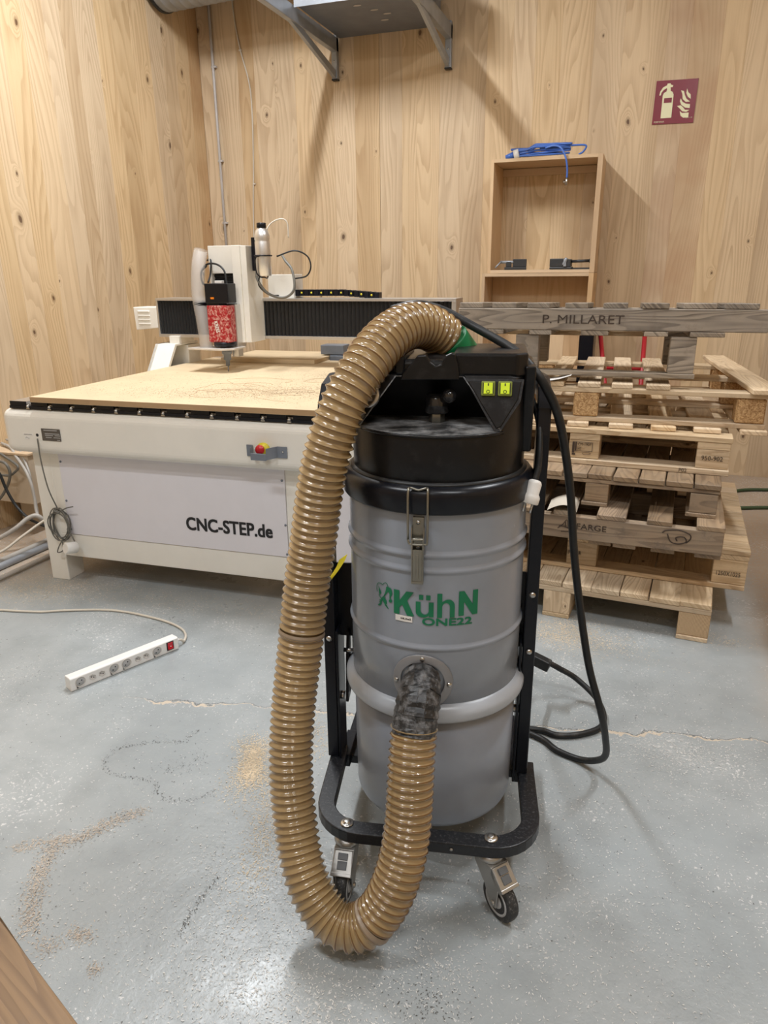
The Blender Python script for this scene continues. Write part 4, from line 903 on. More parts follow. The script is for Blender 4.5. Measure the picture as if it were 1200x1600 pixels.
# ================================================================== POWER STRIP (lies on its side, sockets facing the camera)
PS = empty('power_strip', (-1.8115, 2.0505, 0), R(64.9), 'white power strip with round sockets and red rocker switch on the floor', 'power strip')
sb = MB(); sb.prism([(0, .003), (.004, .0), (.048, .0), (.052, .004), (.050, .050), (.045, .054), (.006, .057), (0, .052)], -.229, .229, 'X'); sb.build('strip_body', 'whiteplastic', PS, .006, 3)
TS = Matrix.Rotation(R(90), 4, 'X')
def disc(u, z, r, prof, name, mat, parent, seg=28, sx=1.0, rot=0):
    T = Matrix.Translation((u, 0, z)) @ TS @ Matrix.Rotation(rot, 4, 'Z') @ Matrix.Diagonal((sx, 1, 1, 1))
    return MB().lathe([(a*r, b) for a, b in prof], seg, T).build(name, mat, parent)
for u in (.038, .173, .225, .359):
    u -= .229
    so = disc(u, .030, .0195, [(1.06, 0), (1.06, .0015), (.98, .0022), (.95, .0012), (.90, .0003), (.0001, .0003)], 'round_socket', 'socket', PS)
    disc(u, .030, .0165, [(1, .0004), (.98, .0010), (.0001, .0010)], 'socket_well', 'greyplastic', so)
    for du in (-.0075, .0075): disc(u+du*.7, .030+du*.7, .0026, [(1, .001), (1, .0016), (.0001, .0016)], 'socket_hole', 'dark', so, 12)
    k = MB(); k.box(u-.0165, u-.0145, -.0026, -.0014, .010, .016).box(u-.0165, u-.010, -.0026, -.0014, .008, .010).box(u-.0175, u-.0155, -.0026, -.0014, .019, .021); k.build('socket_mark', 'print', so)
for u in (.086, .123, .274, .310):
    u -= .229
    so = disc(u, .029, .0115, [(1.05, 0), (1.05, .0014), (.95, .0014), (.93, .0004), (.0001, .0004)], 'flat_socket', 'socket', PS, 6, 1.25, R(-35))
    for du in (-.004, .004): disc(u+du, .029-du*.5, .0020, [(1, .0006), (1, .0014), (.0001, .0014)], 'socket_hole', 'dark', so, 10)
u = .419-.229
MB().box(u-.016, u+.016, -.002, .002, .012, .050).build('switch_frame', 'print', PS, .001)
MB().prism([(-.0025, .016), (-.0065, .018), (-.0025, .031), (-.005, .047), (-.002, .047), (0, .016)], u-.0115, u+.0115, 'X').build('red_switch', 'redglow', PS, .001, label='red rocker switch')
disc(u+.001, .030, .0022, [(1, .0035), (1, .0050), (.0001, .0050)], 'switch_mark', 'paper', PS, 10)
MB().cyl((.228, .026, .028), (.246, .026, .028), .008, 14, r1=.006).build('cord_relief', 'whiteplastic', PS)
cable('cord', 'creamcable', [(.24, .026, .028), (.258, .027, .022), (.272, .032, .008), (.309, .08, .006), (.327, .148, .006), (.318, .248, .006), (.282, .369, .006), (.233, .489, .006), (.17, .586, .006), (.042, .712, .006), (-.047, .787, .006), (-.165, .941, .006), (-.3, 1.15, .006)], .0055, PS)

# ================================================================== PALLETS
rp = random.Random(21)
def pallet(loc, rz, label, name='wooden_pallet'): return empty(name, loc, R(rz), label, 'pallet', 'pallets in the stack behind the vacuum')
def bd_(name, mat, par, x0, x1, y0, y1, z0, z1, rot=0, bev=.0025):
    cx_, cy_, cz_ = (x0+x1)/2, (y0+y1)/2, (z0+z1)/2
    j = lambda s: rp.uniform(-s, s)
    m = MB().box(-(x1-x0)/2, (x1-x0)/2, -(y1-y0)/2, (y1-y0)/2, -(z1-z0)/2, (z1-z0)/2)
    return m.build(name, mat, par, bev, 1, loc=(cx_+j(.001), cy_+j(.003), cz_), rot=(0, 0, R(rot+rp.uniform(-.25, .25))))
# A lowest pallet: origin at front right corner, x to the left is negative
A = pallet((.395, 3.005, 0), -4.8, 'lowest pallet of the stack, fresh pine deck of close boards, on the floor')
for x0, x1, mt in ((-.125, 0, 'endgrain'), (-.70, -.58, 'freshZ'), (-1.22, -1.10, 'freshZ')):
    for y0 in (0, .50, 1.0): bd_('block', mt, A, x0, x1, y0, y0+.12, .021, .126)
    bd_('bottom_board', 'freshY', A, x0, x1, -.001, 1.12, 0, .020)
for y0 in (0, .50, 1.0): bd_('cross_board', 'freshX', A, -1.22, .0, y0, y0+.12, .127, .150)
x = .002
for w in (.128, .125, .118, .122, .128, .12, .12, .12, .12): bd_('deck_board', 'freshY', A, x-w, x-.003, -.004+rp.uniform(-.004, .004), 1.12, .151, .1745); x -= w
# B larger fresh pallet, deck boards running sideways
B = pallet((.533, 3.203, .176), -2.6, 'long fresh pallet second from the floor, jutting out to the right of the stack')
for x0 in (-.135, -.76, -1.39):
    for y0, y1 in ((0, .10), (.52, .62), (1.05, 1.15)): bd_('block', 'freshX', B, x0, x0+.135, y0, y1, .023, .135)
    bd_('lead_board', 'freshY', B, x0, x0+.135, 0, 1.15, .136, .159)
for y0 in (0, .52, 1.05): bd_('bottom_board', 'freshX', B, -1.39, .0, y0, y0+.10, 0, .022)
y = -.002
for k, w in enumerate((.11, .10, .145, .10, .12, .10, .10, .145, .10, .12)): bd_('deck_board', 'freshX', B, -1.39, .004, y, y+w-.004, .160, .184); y += w
text_on('block_mark', '1250X1025', .03, 'brownprint', B, (-.118, -.0042, .062), width=.095, height=.020)
m = text_on('block_mark', 'IPPC EUR', .02, 'brownprint', B, (-.755, -.0042, .07), width=.06, height=.02)
# C weathered stringer pallet
Cc = pallet((.403, 3.035, .362), -2.9, 'weathered brown pallet with a thick solid front stringer, third from the floor')
for y0 in (0, .45, .95): bd_('stringer', 'agedX', Cc, -1.2, 0, y0, y0+.045, .023, .126, bev=.003)
for x0, x1 in ((-.43, -.335), (-.53, -.435), (-.275, -.18), (-.10, .0), (-.95, -.85), (-1.2, -1.1)): bd_('bottom_board', 'agedY', Cc, x0, x1, .02, .98, 0, .022)
for x0, x1 in ((-.105, .002), (-.30, -.20), (-.505, -.385), (-.69, -.60), (-.86, -.745), (-1.03, -.93), (-1.2, -1.1)): bd_('deck_board', 'agedY', Cc, x0, x1, -.004, .99, .1265, .148)
text_on('stringer_mark', 'LAFARGE', .04, 'brownprint', Cc, (-.635, -.0045, .072), width=.175, height=.026)
m = MB().tube(spline([(-.235, -.004, .10), (-.22, -.004, .112), (-.17, -.004, .118), (-.13, -.004, .105), (-.125, -.004, .085), (-.14, -.004, .065)], 5), .0025, 6).tube(spline([(-.215, -.004, .095), (-.20, -.004, .065), (-.17, -.004, .058), (-.14, -.004, .07), (-.15, -.004, .09), (-.18, -.004, .085), (-.175, -.004, .07)], 5), .0025, 6); m.build('stringer_mark', 'brownprint', Cc)
m = MB().tube(spline([(-.665, -.004, .066), (-.645, -.004, .085), (-.628, -.004, .108), (-.622, -.004, .085), (-.605, -.004, .066)], 5), .0015, 6).tube(spline([(-.66, -.004, .078), (-.63, -.004, .074), (-.61, -.004, .06), (-.65, -.004, .052)], 5), .0015, 6); m.build('stringer_mark', 'brownprint', Cc)
# D aged pallet, close deck boards
D = pallet((.378, 3.145, .510), -3.8, 'aged brown pallet with close deck boards, above the solid stringer pallet')
for x0, x1 in ((-.112, -.005), (-.545, -.445), (-.98, -.87)):
    for y0 in (0, .48, .95): bd_('block', 'agedX', D, x0, x1, y0, y0+.10, .019, .102)
    bd_('bottom_board', 'agedY', D, x0-.012, x1, -.006, 1.05, 0, .018)
for y0 in (0, .48, .95): bd_('cross_board', 'agedX', D, -.98, 0, y0, y0+.11, .103, .122)
x = .004
for w in (.108, .112, .108, .106, .108, .108, .108, .108, .108): bd_('deck_board', 'agedY', D, x-w+.003, x-.003, -.006+rp.uniform(-.004, .004), 1.05, .123, .146); x -= w
# E fresh perimeter pallet with tall printed blocks
E5 = pallet((.418, 3.30, .657), -3.0, 'pale fresh pallet with tall printed blocks, in the middle of the stack')
for y0 in (0, .5, 1.0): bd_('bottom_board', 'freshX', E5, -1.2, 0, y0, y0+.12, 0, .024)
for x0, x1 in ((-.135, -.004), (-.68, -.545), (-1.19, -1.06)):
    for y0 in (.002, .5, 1.0): bd_('block', 'freshX', E5, x0, x1, y0+.012, y0+.11, .025, .108)
    for y0 in (.002, .5, 1.0): bd_('block', 'freshX', E5, x0, x1, y0+.012, y0+.11, .109, .140)
for y0 in (0, .5, 1.0): bd_('cross_board', 'freshX', E5, -1.2, 0, y0+.01, y0+.12, .141, .165)
for k in range(10): bd_('deck_board', 'freshY', E5, -1.19+k*.119, -1.19+k*.119+.114, .13, 1.12, .1195, .1395)
text_on('block_mark', '950-902', .03, 'brownprint', E5, (-.115, .0075, .062), width=.085, height=.020)
text_on('board_mark', 'P02', .03, 'brownprint', E5, (-.20, -.004, .004), width=.032, height=.017)
text_on('block_mark', 'CM-1907', .02, 'brownprint', E5, (-.64, .0075, .085), width=.058, height=.014)
text_on('block_mark', 'HT', .02, 'brownprint', E5, (-.64, .0075, .066), width=.016, height=.012)
m = MB()
for (a, b, c, d) in ((-.665, -.655, .05, .102), (-.652, -.646, .06, .102), (-.655, -.575, .101, .1025), (-.655, -.575, .060, .0615), (-.577, -.575, .06, .1025), (-.665, -.650, .04, .048)): m.box(a, b, .0055, .0075, c, d)
ring = [(-.60+.018*math.cos(a), .006, .050+.006*math.sin(a)) for a in [2*math.pi*i/16 for i in range(17)]]
m.tube([Vector(p) for p in ring], .001, 5); m.build('stamp_frame', 'brownprint', E5)
# F pale pallet with chip blocks
Ff = pallet((.550, 3.42, .824), 1.4, 'pale open pallet with pressed chip blocks, just below the top pallet')
for x0, x1 in ((-.100, .005), (-.285, -.175), (-.465, -.36), (-.645, -.54), (-.83, -.735), (-1.02, -.92)): bd_('bottom_board', 'freshY', Ff, x0, x1, -.035, 1.1, 0, .020)
for y0 in (0, .5, 1.0): bd_('bottom_cross_board', 'freshX', Ff, -1.1, .0, y0, y0+.10, .0205, .042)
for x0, x1 in ((-.125, -.008), (-.81, -.70), (-1.1, -.99)):
    for y0 in (.004, .5, 1.0): bd_('block', 'chip', Ff, x0, x1, y0+.0, y0+.10, .043, .152, bev=.006)
for y0 in (0, .5, 1.0): bd_('cross_board', 'freshX', Ff, -1.1, .012, y0, y0+.10, .153, .175)
for x0, x1 in ((-.65, -.56), (-.50, -.40), (-.80, -.70), (-.95, -.86)): bd_('deck_board', 'freshY', Ff, x0, x1, -.002, 1.1, .176, .197)
bd_('deck_board', 'freshY', Ff, -.112, .006, -.04, 1.35, .176, .197, rot=3.0)
# G top weathered wing pallet
G = pallet((-.155, 3.44, 1.046), 1.2, 'topmost weathered grey pallet with overhanging ends and carved front board')
G.rotation_euler = (R(-1.9), 0, R(1.2))
for y0 in (0, ): bd_('bottom_board', 'greyX', G, -.40, .40, y0, y0+.10, 0, .022)
for x0, x1 in ((.285, .392), (-.39, -.285)):
    for y0 in (0, .46): bd_('block', 'greyX', G, x0, x1, y0+.005, y0+.09, .023, .180)
for y0 in (0, .50): bd_('stringer', 'greyX', G, -.665, .665, y0, y0+.045, .202, .298, bev=.004)
for x0, x1 in ((-.56, -.45), (-.33, -.23), (.17, .27), (.36, .50), (-.10, .02)): bd_('under_board', 'greyY', G, x0, x1, -.002, .55, .181, .2015)
for x0, x1 in ((-.505, -.395), (-.345, -.245), (-.175, -.075), (-.01, .095), (.155, .265), (.325, .455), (.485, .62), (-.66, -.55)): bd_('deck_board', 'greyY', G, x0, x1, .0+rp.uniform(-.004, .004), .56, .2985, .322)
bd_('split_lath', 'freshX', G, -.55, .30, .56, .60, .155, .178)
text_on('carved_name', 'P. MILLARET', .06, 'brownprint', G, (-.272, -.0045, .232), width=.355, height=.038)
# paper scraps in the stack
def sheet_(name, mat, pts, w, label, d=(0, 1, 0)):
    P = spline(pts, 6); m = MB(); vs = []; dd = Vector(d)*w
    for p in P: vs += [p, p+dd, p+dd+Vector((0, 0, .0012)), p+Vector((0, 0, .0012))]
    fs = []
    for i in range(len(P)-1):
        for k in range(4): k2 = (k+1) % 4; fs.append((i*4+k, i*4+k2, (i+1)*4+k2, (i+1)*4+k))
    fs += [(3, 2, 1, 0), tuple((len(P)-1)*4+k for k in range(4))]
    m.add(vs, fs, 0, False); return m.build(name, mat, None, label=label, cat='paper')
sheet_('paper_scrap', 'paper', [(-.46, 3.385, 1.022), (-.40, 3.38, 1.024), (-.34, 3.39, 1.032), (-.28, 3.40, 1.050)], .10, 'white curled paper scrap on the pale pallet, right of the vacuum head')
sheet_('plastic_scrap', 'creamcable', [(-.31, 3.045, .512), (-.28, 3.045, .530), (-.24, 3.045, .542), (-.20, 3.045, .532), (-.185, 3.045, .513)], .16, 'cream curved plastic strip arched on the pallet with the solid front stringer')

# ================================================================== BEHIND THE PALLETS
WC = empty('wall_cabinet', (-1.115, 5.55, 1.495), 0, 'open pine box cabinet on the back wall holding dark clamps', 'cabinet')
def cab(par, w, h, d, t=.022, back=False):
    bxo('side_panel', 'plyX' if 0 else 'ply', par, 0, t, 0, d, 0, h, .001); bxo('side_panel', 'ply', par, w-t-.012, w, 0, d, 0, h, .001)
    bxo('top_panel', 'plyX', par, t, w-t-.012, .0, d, h-t, h, .001); bxo('bottom_panel', 'plyX', par, t, w-t-.012, 0, d, 0, t, .001)
    for x0 in (t, ): bxo('hanging_rail', 'plyX', par, t, w-t-.012, d-.018, d, h-.075, h-t-.004, .001)
cab(WC, .765, .765, .378)
LC = empty('lower_cabinet', (-1.15, 5.53, .76), 0, 'second open pine box cabinet under the wall cabinet, partly hidden by pallets', 'cabinet')
cab(LC, .80, .733, .398)
bxo('inner_panel', 'ply', LC, .024, .76, .30, .315, .022, .71)
UC = empty('base_cabinet', (-1.12, 5.50, 0), 0, 'lowest pine box cabinet standing on the floor behind the pallets', 'cabinet'); cab(UC, .78, .755, .428)
bxo('inner_panel', 'ply', UC, .024, .74, .33, .345, .022, .73)
# clamps in the cabinet
cl1 = empty('bench_vice', (-.94, 5.62, 1.5175), R(8), 'small dark metal vice at the left of the wall cabinet floor', 'vice')
MB().box(-.06, .10, -.03, .05, 0, .02).box(.0, .10, -.02, .05, .02, .075).box(-.05, -.01, -.02, .04, .02, .06).build('vice_body', 'galvblack', cl1, .004)
MB().cyl((-.09, -.01, .055), (.08, -.01, .055), .010, 12).build('vice_screw', 'galv', cl1)
MB().cyl((-.085, -.02, .06), (-.125, -.05, -.005+.02), .006, 8).build('vice_handle', 'galv', cl1)
cl2 = empty('machine_vice', (-.55, 5.63, 1.5175), R(-3), 'longer dark machine vice at the right of the wall cabinet floor', 'vice')
MB().box(-.12, .04, -.03, .06, 0, .018).box(-.12, -.0, -.03, .06, .018, .075).box(-.02, .03, -.03, .06, .018, .07).build('vice_body', 'galvblack', cl2, .005)
MB().cyl((.03, .01, .055), (.155, .01, .058), .010, 12).cyl((.155, .01, .058), (.17, .01, .058), .014, 12).box(.03, .16, .0, .03, 0, .012).build('vice_screw', 'galvblack', cl2)
MB().box(-.02, .0, -.04, -.02, .02, .07).cyl((-.02, -.03, .03), (.0, -.03, .078), .012, 10).build('vice_jaw', 'galv', cl2, .003)
# blue hose bundle on top
BHL = empty('blue_hose_bundle', (-.76, 5.61, 2.262), 0, 'bundle of blue air hose lying on top of the wall cabinet', 'hose')
hb = MB()
for k in range(7):
    a, b = rp.uniform(.16, .22), rp.uniform(.03, .055); zc_ = .02+.009*k*.8; pts = []
    for i in range(29):
        t = 2*math.pi*i/28; pts.append((a*math.cos(t)+rp.uniform(-.004, .004)-.02, b*math.sin(t)+rp.uniform(-.004, .004), max(.008, zc_+.010*math.sin(t*1.0+k)+(.012 if math.cos(t) > -.3 else -.003)*k/4)))
    hb.tube(spline(pts, 3), .0065, 8)
hb.tube(spline([(.02, -.06, .05), (.08, -.07, .060), (.13, -.09, .04), (.165, -.10, -.02), (.18, -.10, -.09), (.182, -.10, -.15)], 6), .0065, 8)
hb.tube(spline([(-.02, -.05, .055), (.08, -.02, .060), (.20, .0, .066), (.285, .0, .060), (.27, .01, .025), (.24, .01, .008)], 6), .0065, 8)
hb.build('hose_loops', 'blue', BHL)
MB().tube([Vector((-.20, -.02, .022)), Vector((-.165, -.02, .030))], .034, 16).build('tape_wrap', 'whiteplastic', BHL)
MB().cyl((-.26, -.03, .012), (-.20, -.02, .022), .012, 12, r1=.026).build('hose_tail', 'blue', BHL)
MB().cyl((.182, -.10, -.148), (.180, -.10, -.195), .009, 10).cyl((.180, -.10, -.18), (.160, -.115, -.172), .007, 8).build('hose_fitting', 'chrome', BHL)
# extinguisher sign
SG = empty('extinguisher_sign', (.072, YB-.001, 2.604), 0, 'square maroon sign with a pale fire extinguisher and flames on the back wall', 'sign')
sgm = MB().prism([(-.133, -.133), (.135, -.133), (.135, .135), (-.133, .135)], -.004, 0, 'Y', mat=Matrix.Rotation(R(1.0), 4, 'Y')).build('sign_plate', 'maroon', SG)
def sp(p, off=-.0055, mat='glow', name='sign_symbol'):
    m = MB(); q = [(-.133+x*.268, .135-y*.268) for x, y in p]
    bm = bmesh.new(); vs = [bm.verts.new((a, off, b)) for a, b in q]; bm.faces.new(vs).normal_update(); bmesh.ops.triangulate(bm, faces=bm.faces[:])
    g = bmesh.ops.extrude_face_region(bm, geom=bm.faces[:])
    for v in g['geom']:
        if isinstance(v, bmesh.types.BMVert): v.co.y += .001
    bmesh.ops.recalc_face_normals(bm, faces=bm.faces[:])
    me = bpy.data.meshes.new(name); bm.to_mesh(me); bm.free(); me.materials.append(M[mat]); o = bpy.data.objects.new(name, me); COL.objects.link(o); o.parent = SG; return o
sp([(.19, .86), (.19, .34), (.21, .28), (.27, .25), (.28, .20), (.27, .17), (.20, .21), (.15, .27), (.14, .33), (.105, .33), (.12, .24), (.18, .15), (.27, .11), (.28, .07), (.35, .07), (.36, .10), (.42, .12), (.41, .16), (.36, .16), (.37, .24), (.42, .27), (.45, .33), (.45, .86)])
sp([(.23, .40), (.42, .40), (.42, .51), (.23, .51)], -.0068, 'maroon')
sp([(.76, .22), (.80, .31), (.86, .36), (.87, .46), (.80, .41), (.75, .32)])
sp([(.62, .25), (.69, .27), (.72, .36), (.77, .45), (.86, .52), (.76, .52), (.68, .45), (.66, .34)])
sp([(.63, .43), (.68, .51), (.76, .56), (.87, .58), (.87, .67), (.76, .65), (.66, .58), (.62, .50)])
sp([(.56, .60), (.65, .59), (.72, .65), (.76, .70), (.87, .71), (.80, .75), (.70, .73), (.63, .66)])
sp([(.64, .72), (.70, .77), (.86, .77), (.86, .88), (.74, .88), (.67, .83)])
text_on('sign_print', 'PORTAVIA', .02, 'glow', SG, (-.122, -.0052, -.122), width=.065, height=.010)
text_on('sign_print', 'DF-1.10', .02, 'glow', SG, (.082, -.0052, -.105), width=.04, height=.007)
# conduit and thin cable on the back wall
CD = empty('wall_conduit', (-3.52, 5.91, 0), 0, 'grey plastic conduit running up the back wall near the left corner', 'conduit')
MB().cyl((0, 0, 1.2), (-.006, 0, 4.25), .0115, 14).build('pipe', 'conduit', CD)
for z in (3.12, 2.42, 1.93, 3.75): MB().box(-.018, .026, -.010, .016, z-.008, z+.008).build('clip', 'conduit', CD, .003)
CW = empty('wall_cable', (-3.24, 5.922, 0), 0, 'thin cream cable tacked to the back wall beside the grey conduit', 'cable')
cable('wire', 'creamcable', [(-.10, 0, 4.2), (-.075, 0, 3.55), (-.035, 0, 3.25), (.03, 0, 3.0), (.045, 0, 2.8), (.03, 0, 2.4), (.0, 0, 2.0), (-.02, 0, 1.5), (-.02, 0, 1.0)], .0055, CW)
for x0, z in ((-.03, 3.22), (.025, 2.23)): MB().box(x0-.012, x0+.012, -.006, .006, z-.006, z+.006).build('clip', 'creamcable', CW, .002)
# high steel shelf on brackets
SH = empty('high_steel_shelf', (-2.44, 5.93, 3.0), 0, 'grey steel shelf high on the back wall seen from below on two brackets', 'shelf')
bxo('shelf_panel', 'galvdark', SH, .035, .885, -.80, -.002, .222, .232)
bxo('panel_lip', 'galv', SH, .035, .885, -.803, -.797, .20, .245)
for (x_, y_) in ((.42, -.62), (.50, -.50), (.56, -.40), (.50, -.28)): MB().lathe([(.022, 0), (.022, .002)], 16, Matrix.Translation((x_, y_, .2195)) @ Matrix.Diagonal((1.3, .6, 1, 1))).build('slot', 'conduit', SH)
for s, x0 in ((-1, -.02), (1, .885)):
    m = MB(); m.box(x0, x0+.045, -1.35, 0, .125, .221); m.build('bracket_arm', 'galv', SH, .004)
    m = MB(); m.box(x0, x0+.045, -.045, -.002, -.06, .24); m.build('bracket_foot', 'galv', SH, .003)
    MB().box(x0-.002, x0+.047, -.047, -.002, -.068, -.058).build('foot_cap', 'print', SH)
    m = MB(); m.prism([(-.045, -.055), (-.045, .0), (-.80, .165), (-.84, .13)], x0+.008, x0+.035, 'X'); m.build('bracket_brace', 'galv', SH, .002)
    MB().lathe([(.007, 0), (.006, .003), (.0001, .004)], 10, Matrix.Translation((x0+.022, -.045, .06)) @ Matrix.Rotation(R(90), 4, 'X')).build('bolt', 'chrome', SH)
# unit standing on the shelf
UN = empty('air_unit', (-2.2, 5.35, 3.232), 0, 'grey ventilation unit resting on the high steel shelf', 'unit')
bxo('unit_body', 'galvdark', UN, 0, .62, -.1, .5, .0, .5, .01)
MB().lathe([(.11, 0), (.13, .01), (.13, .09)], 24, Matrix.Translation((.68, .05, .12)) @ Matrix.Rotation(R(90), 4, 'Y')).build('unit_spigot', 'galv', UN)
# spiral duct
DU = empty('spiral_duct', (-3.5, 5.40, 3.60), 0, 'galvanised spiral duct with dark open end at the top left of the back wall', 'duct')
ax = Vector((.985, -.02, .03)).normalized(); Q = ax.to_track_quat('Z', 'Y').to_matrix().to_4x4(); Q.translation = Vector((-.12, 0, -.0))
prof = [(.222, 0)]
for k in range(18): prof += [(.222, .07*k+.060), (.2245, .07*k+.064), (.2245, .07*k+.068), (.222, .07*k+.071)]
MB().lathe(prof, 48, Q, cap=False).build('duct_tube', 'galv', DU)
MB().lathe([(.222, 1.33), (.222, 1.34)], 32, Q).build('duct_joint', 'galv', DU)
MB().lathe([(.200, .02), (.214, -.012), (.229, -.012), (.229, .012), (.222, .014)], 48, Q, cap=False).build('duct_rim', 'rubber', DU)
# red trestle behind the pallets
RT = empty('red_sack_truck', (-.07, 5.25, 0), 0, 'red tubular sack truck glimpsed through the pallets against the back wall', 'hand truck')
m = MB(); m.tube([Vector((-.22, .25, 1.20)), Vector((-.12, .0, .70)), Vector((-.12, -.1, .1))], .016, 12); m.build('frame_tube', 'redtube', RT)
m = MB(); m.tube([Vector((.10, .25, 1.20)), Vector((.11, .0, .70)), Vector((.11, -.1, .1))], .016, 12); m.build('frame_tube', 'redtube', RT)
for z in (.86, .45): MB().tube([Vector((-.13, .08 if z > .8 else -.04, z)), Vector((.11, .08 if z > .8 else -.04, z))], .014, 12).build('cross_tube', 'redtube', RT)
MB().box(-.18, .17, -.30, -.08, .01, .018).build('toe_plate', 'redtube', RT)
for s in (-.17, .16): MB().lathe([(.02, -.02), (.09, -.02), (.1, 0), (.09, .02), (.02, .02)], 24, Matrix.Translation((s, .0, .10)) @ Matrix.Rotation(R(90), 4, 'Y')).build('truck_wheel', 'rubber', RT)
# board scraps behind the stack
OC = empty('offcut_board', (-.62, 5.0, 0), R(4), 'pale pine board leaning upright behind the pallets', 'board'); MB().box(-.12, .14, 0, .03, 0, 1.10, mat=Matrix.Rotation(R(-6), 4, 'X')).build('board', 'ply', OC, .002)
BL = empty('black_case', (-.36, 5.3, 0), 0, 'narrow black upright case behind the pallets', 'case'); bxo('case_body', 'blackclean', BL, -.04, .06, 0, .25, 0, 1.12, .01); bxo('case_lid', 'blackclean', BL, -.045, .065, -.005, .255, 1.12, 1.14, .003)
# green hose on the floor at the back right
cable('garden_hose', 'greenhose', [(2.0, 5.60, .012), (1.3, 5.57, .012), (.97, 5.53, .012), (.76, 5.44, .012), (.60, 5.2, .012), (.69, 5.02, .012), (.91, 5.08, .012), (1.4, 5.2, .012), (2.0, 5.3, .012)], .012, None, label='dark green hose looping on the floor at the back right', cat='hose')
TC = empty('added_shade_cabinet', (.80, 1.5, 0), 0, 'unseen tall pine cupboard added outside the frame on the right to shade the floor', 'cupboard')  # unseen cupboard, added out of view to cast the shadow on the floor
bxo('shade_cupboard_body', 'ply', TC, 0, .6, 0, 1.7, .08, 1.88, .004); bxo('plinth', 'plyX', TC, .03, .58, .03, 1.66, 0, .08); bxo('shade_cupboard_door', 'ply', TC, -.02, 0, .01, .84, .09, 1.87, .002); bxo('shade_cupboard_door', 'ply', TC, -.02, 0, .86, 1.69, .09, 1.87, .002)
# sawhorse in the near left corner
SW = empty('sawhorse', (-.64, .42, 0), R(-22), 'brown wooden sawhorse beam cutting across the near left corner', 'sawhorse')
bxo('top_beam', 'beam', SW, -.55, .75, -.055, .047, .65, .75, .004)
for x0 in (-.50, .66):
    for s in (-1, 1): MB().prism([(-.02, .64), (.02, .64), (.02+s*.0, .0), (-.02, .0)], x0, x0+.06, 'X', mat=Matrix.Translation((0, s*.065, 0)) @ Matrix.Translation((0, 0, .64)) @ Matrix.Rotation(R(s*13), 4, 'X') @ Matrix.Translation((0, 0, -.64))).build('leg', 'beam', SW, .003)

# ================================================================== VACUUM CORDS
K1 = [(-.13, .14, 1.415), (-.067, .11, 1.428), (-.006, .12, 1.415), (.073, .10, 1.377), (.165, .02, 1.333), (.206, -.022, 1.300), (.243, -.035, 1.254), (.283, 0, 1.167), (.322, .05, .999), (.348, .08, .819), (.375, .10, .666), (.418, .12, .464), (.463, .13, .318),
      (.492, .17, .20), (.508, .225, .10), (.49, .27, .045), (.445, .313, .012), (.378, .353, .010), (.33, .409, .010), (.22, .47, .010), (.12, .50, .010), (.20, .46, .010), (.328, .456, .010), (.385, .435, .010), (.46, .449, .010), (.535, .50, .010), (.556, .57, .015), (.535, .64, .04), (.468, .694, .08), (.407, .686, .12), (.36, .68, .148)]
cable('power_cord', 'rubber', K1, .0105, VX, seg=12)
MB().box(-.035, .035, -.018, .018, -.020, .020, mat=Matrix.Translation((.335, .665, .155)) @ Matrix.Rotation(R(-20), 4, 'Z') @ Matrix.Rotation(R(15), 4, 'Y')).build('cord_connector', 'rubber', VX, .005)
cable('power_cord', 'rubber', [(.30, .66, .163), (.24, .55, .25), (.215, .35, .42), (.20, .24, .60)], .0085, VX)
cable('plug_cord', 'rubber', [(.205, .10, 1.235), (.222, .04, 1.205), (.236, -.01, 1.16), (.238, -.04, 1.11), (.236, -.055, 1.07), (.230, -.065, 1.045)], .0075, VX)
PT = Matrix.Translation((.222, -.085, 1.012)) @ Matrix.Rotation(R(14), 4, 'Y') @ Matrix.Rotation(R(-12), 4, 'X')
pg = MB().lathe([(.019, -.018), (.0215, -.016), (.0215, -.002), (.019, .003), (.0165, .006), (.0165, .03), (.013, .036), (.008, .038)], 24, PT @ Matrix.Diagonal((1, .8, 1, 1))).build('plug', 'whiteplastic', VX, label='white two-pin plug')
for s in (-1, 1): MB().cyl(PT @ Vector((s*.0085, 0, -.018)), PT @ Vector((s*.0085, 0, -.040)), .0026, 8).build('plug_pin', 'chrome', pg)
# yellow strap on the left plate
YS = spline([(-.240, -.01, .806), (-.246, -.02, .790), (-.262, -.03, .765), (-.283, -.032, .737), (-.296, -.03, .722)], 6)
m = MB(); vs = []
for p in YS:
    for a, b in ((-.016, -.002), (.016, -.002), (.016, .002), (-.016, .002)): vs.append(p+Vector((a*.7, b, a*.55)))
fs = [(3, 2, 1, 0), tuple((len(YS)-1)*4+k for k in range(4))]
for i in range(len(YS)-1):
    for k in range(4): k2 = (k+1) % 4; fs.append((i*4+k, i*4+k2, (i+1)*4+k2, (i+1)*4+k))
m.add(vs, fs); m.build('yellow_strap', 'yellow', VX, .001, label='bright yellow strap')

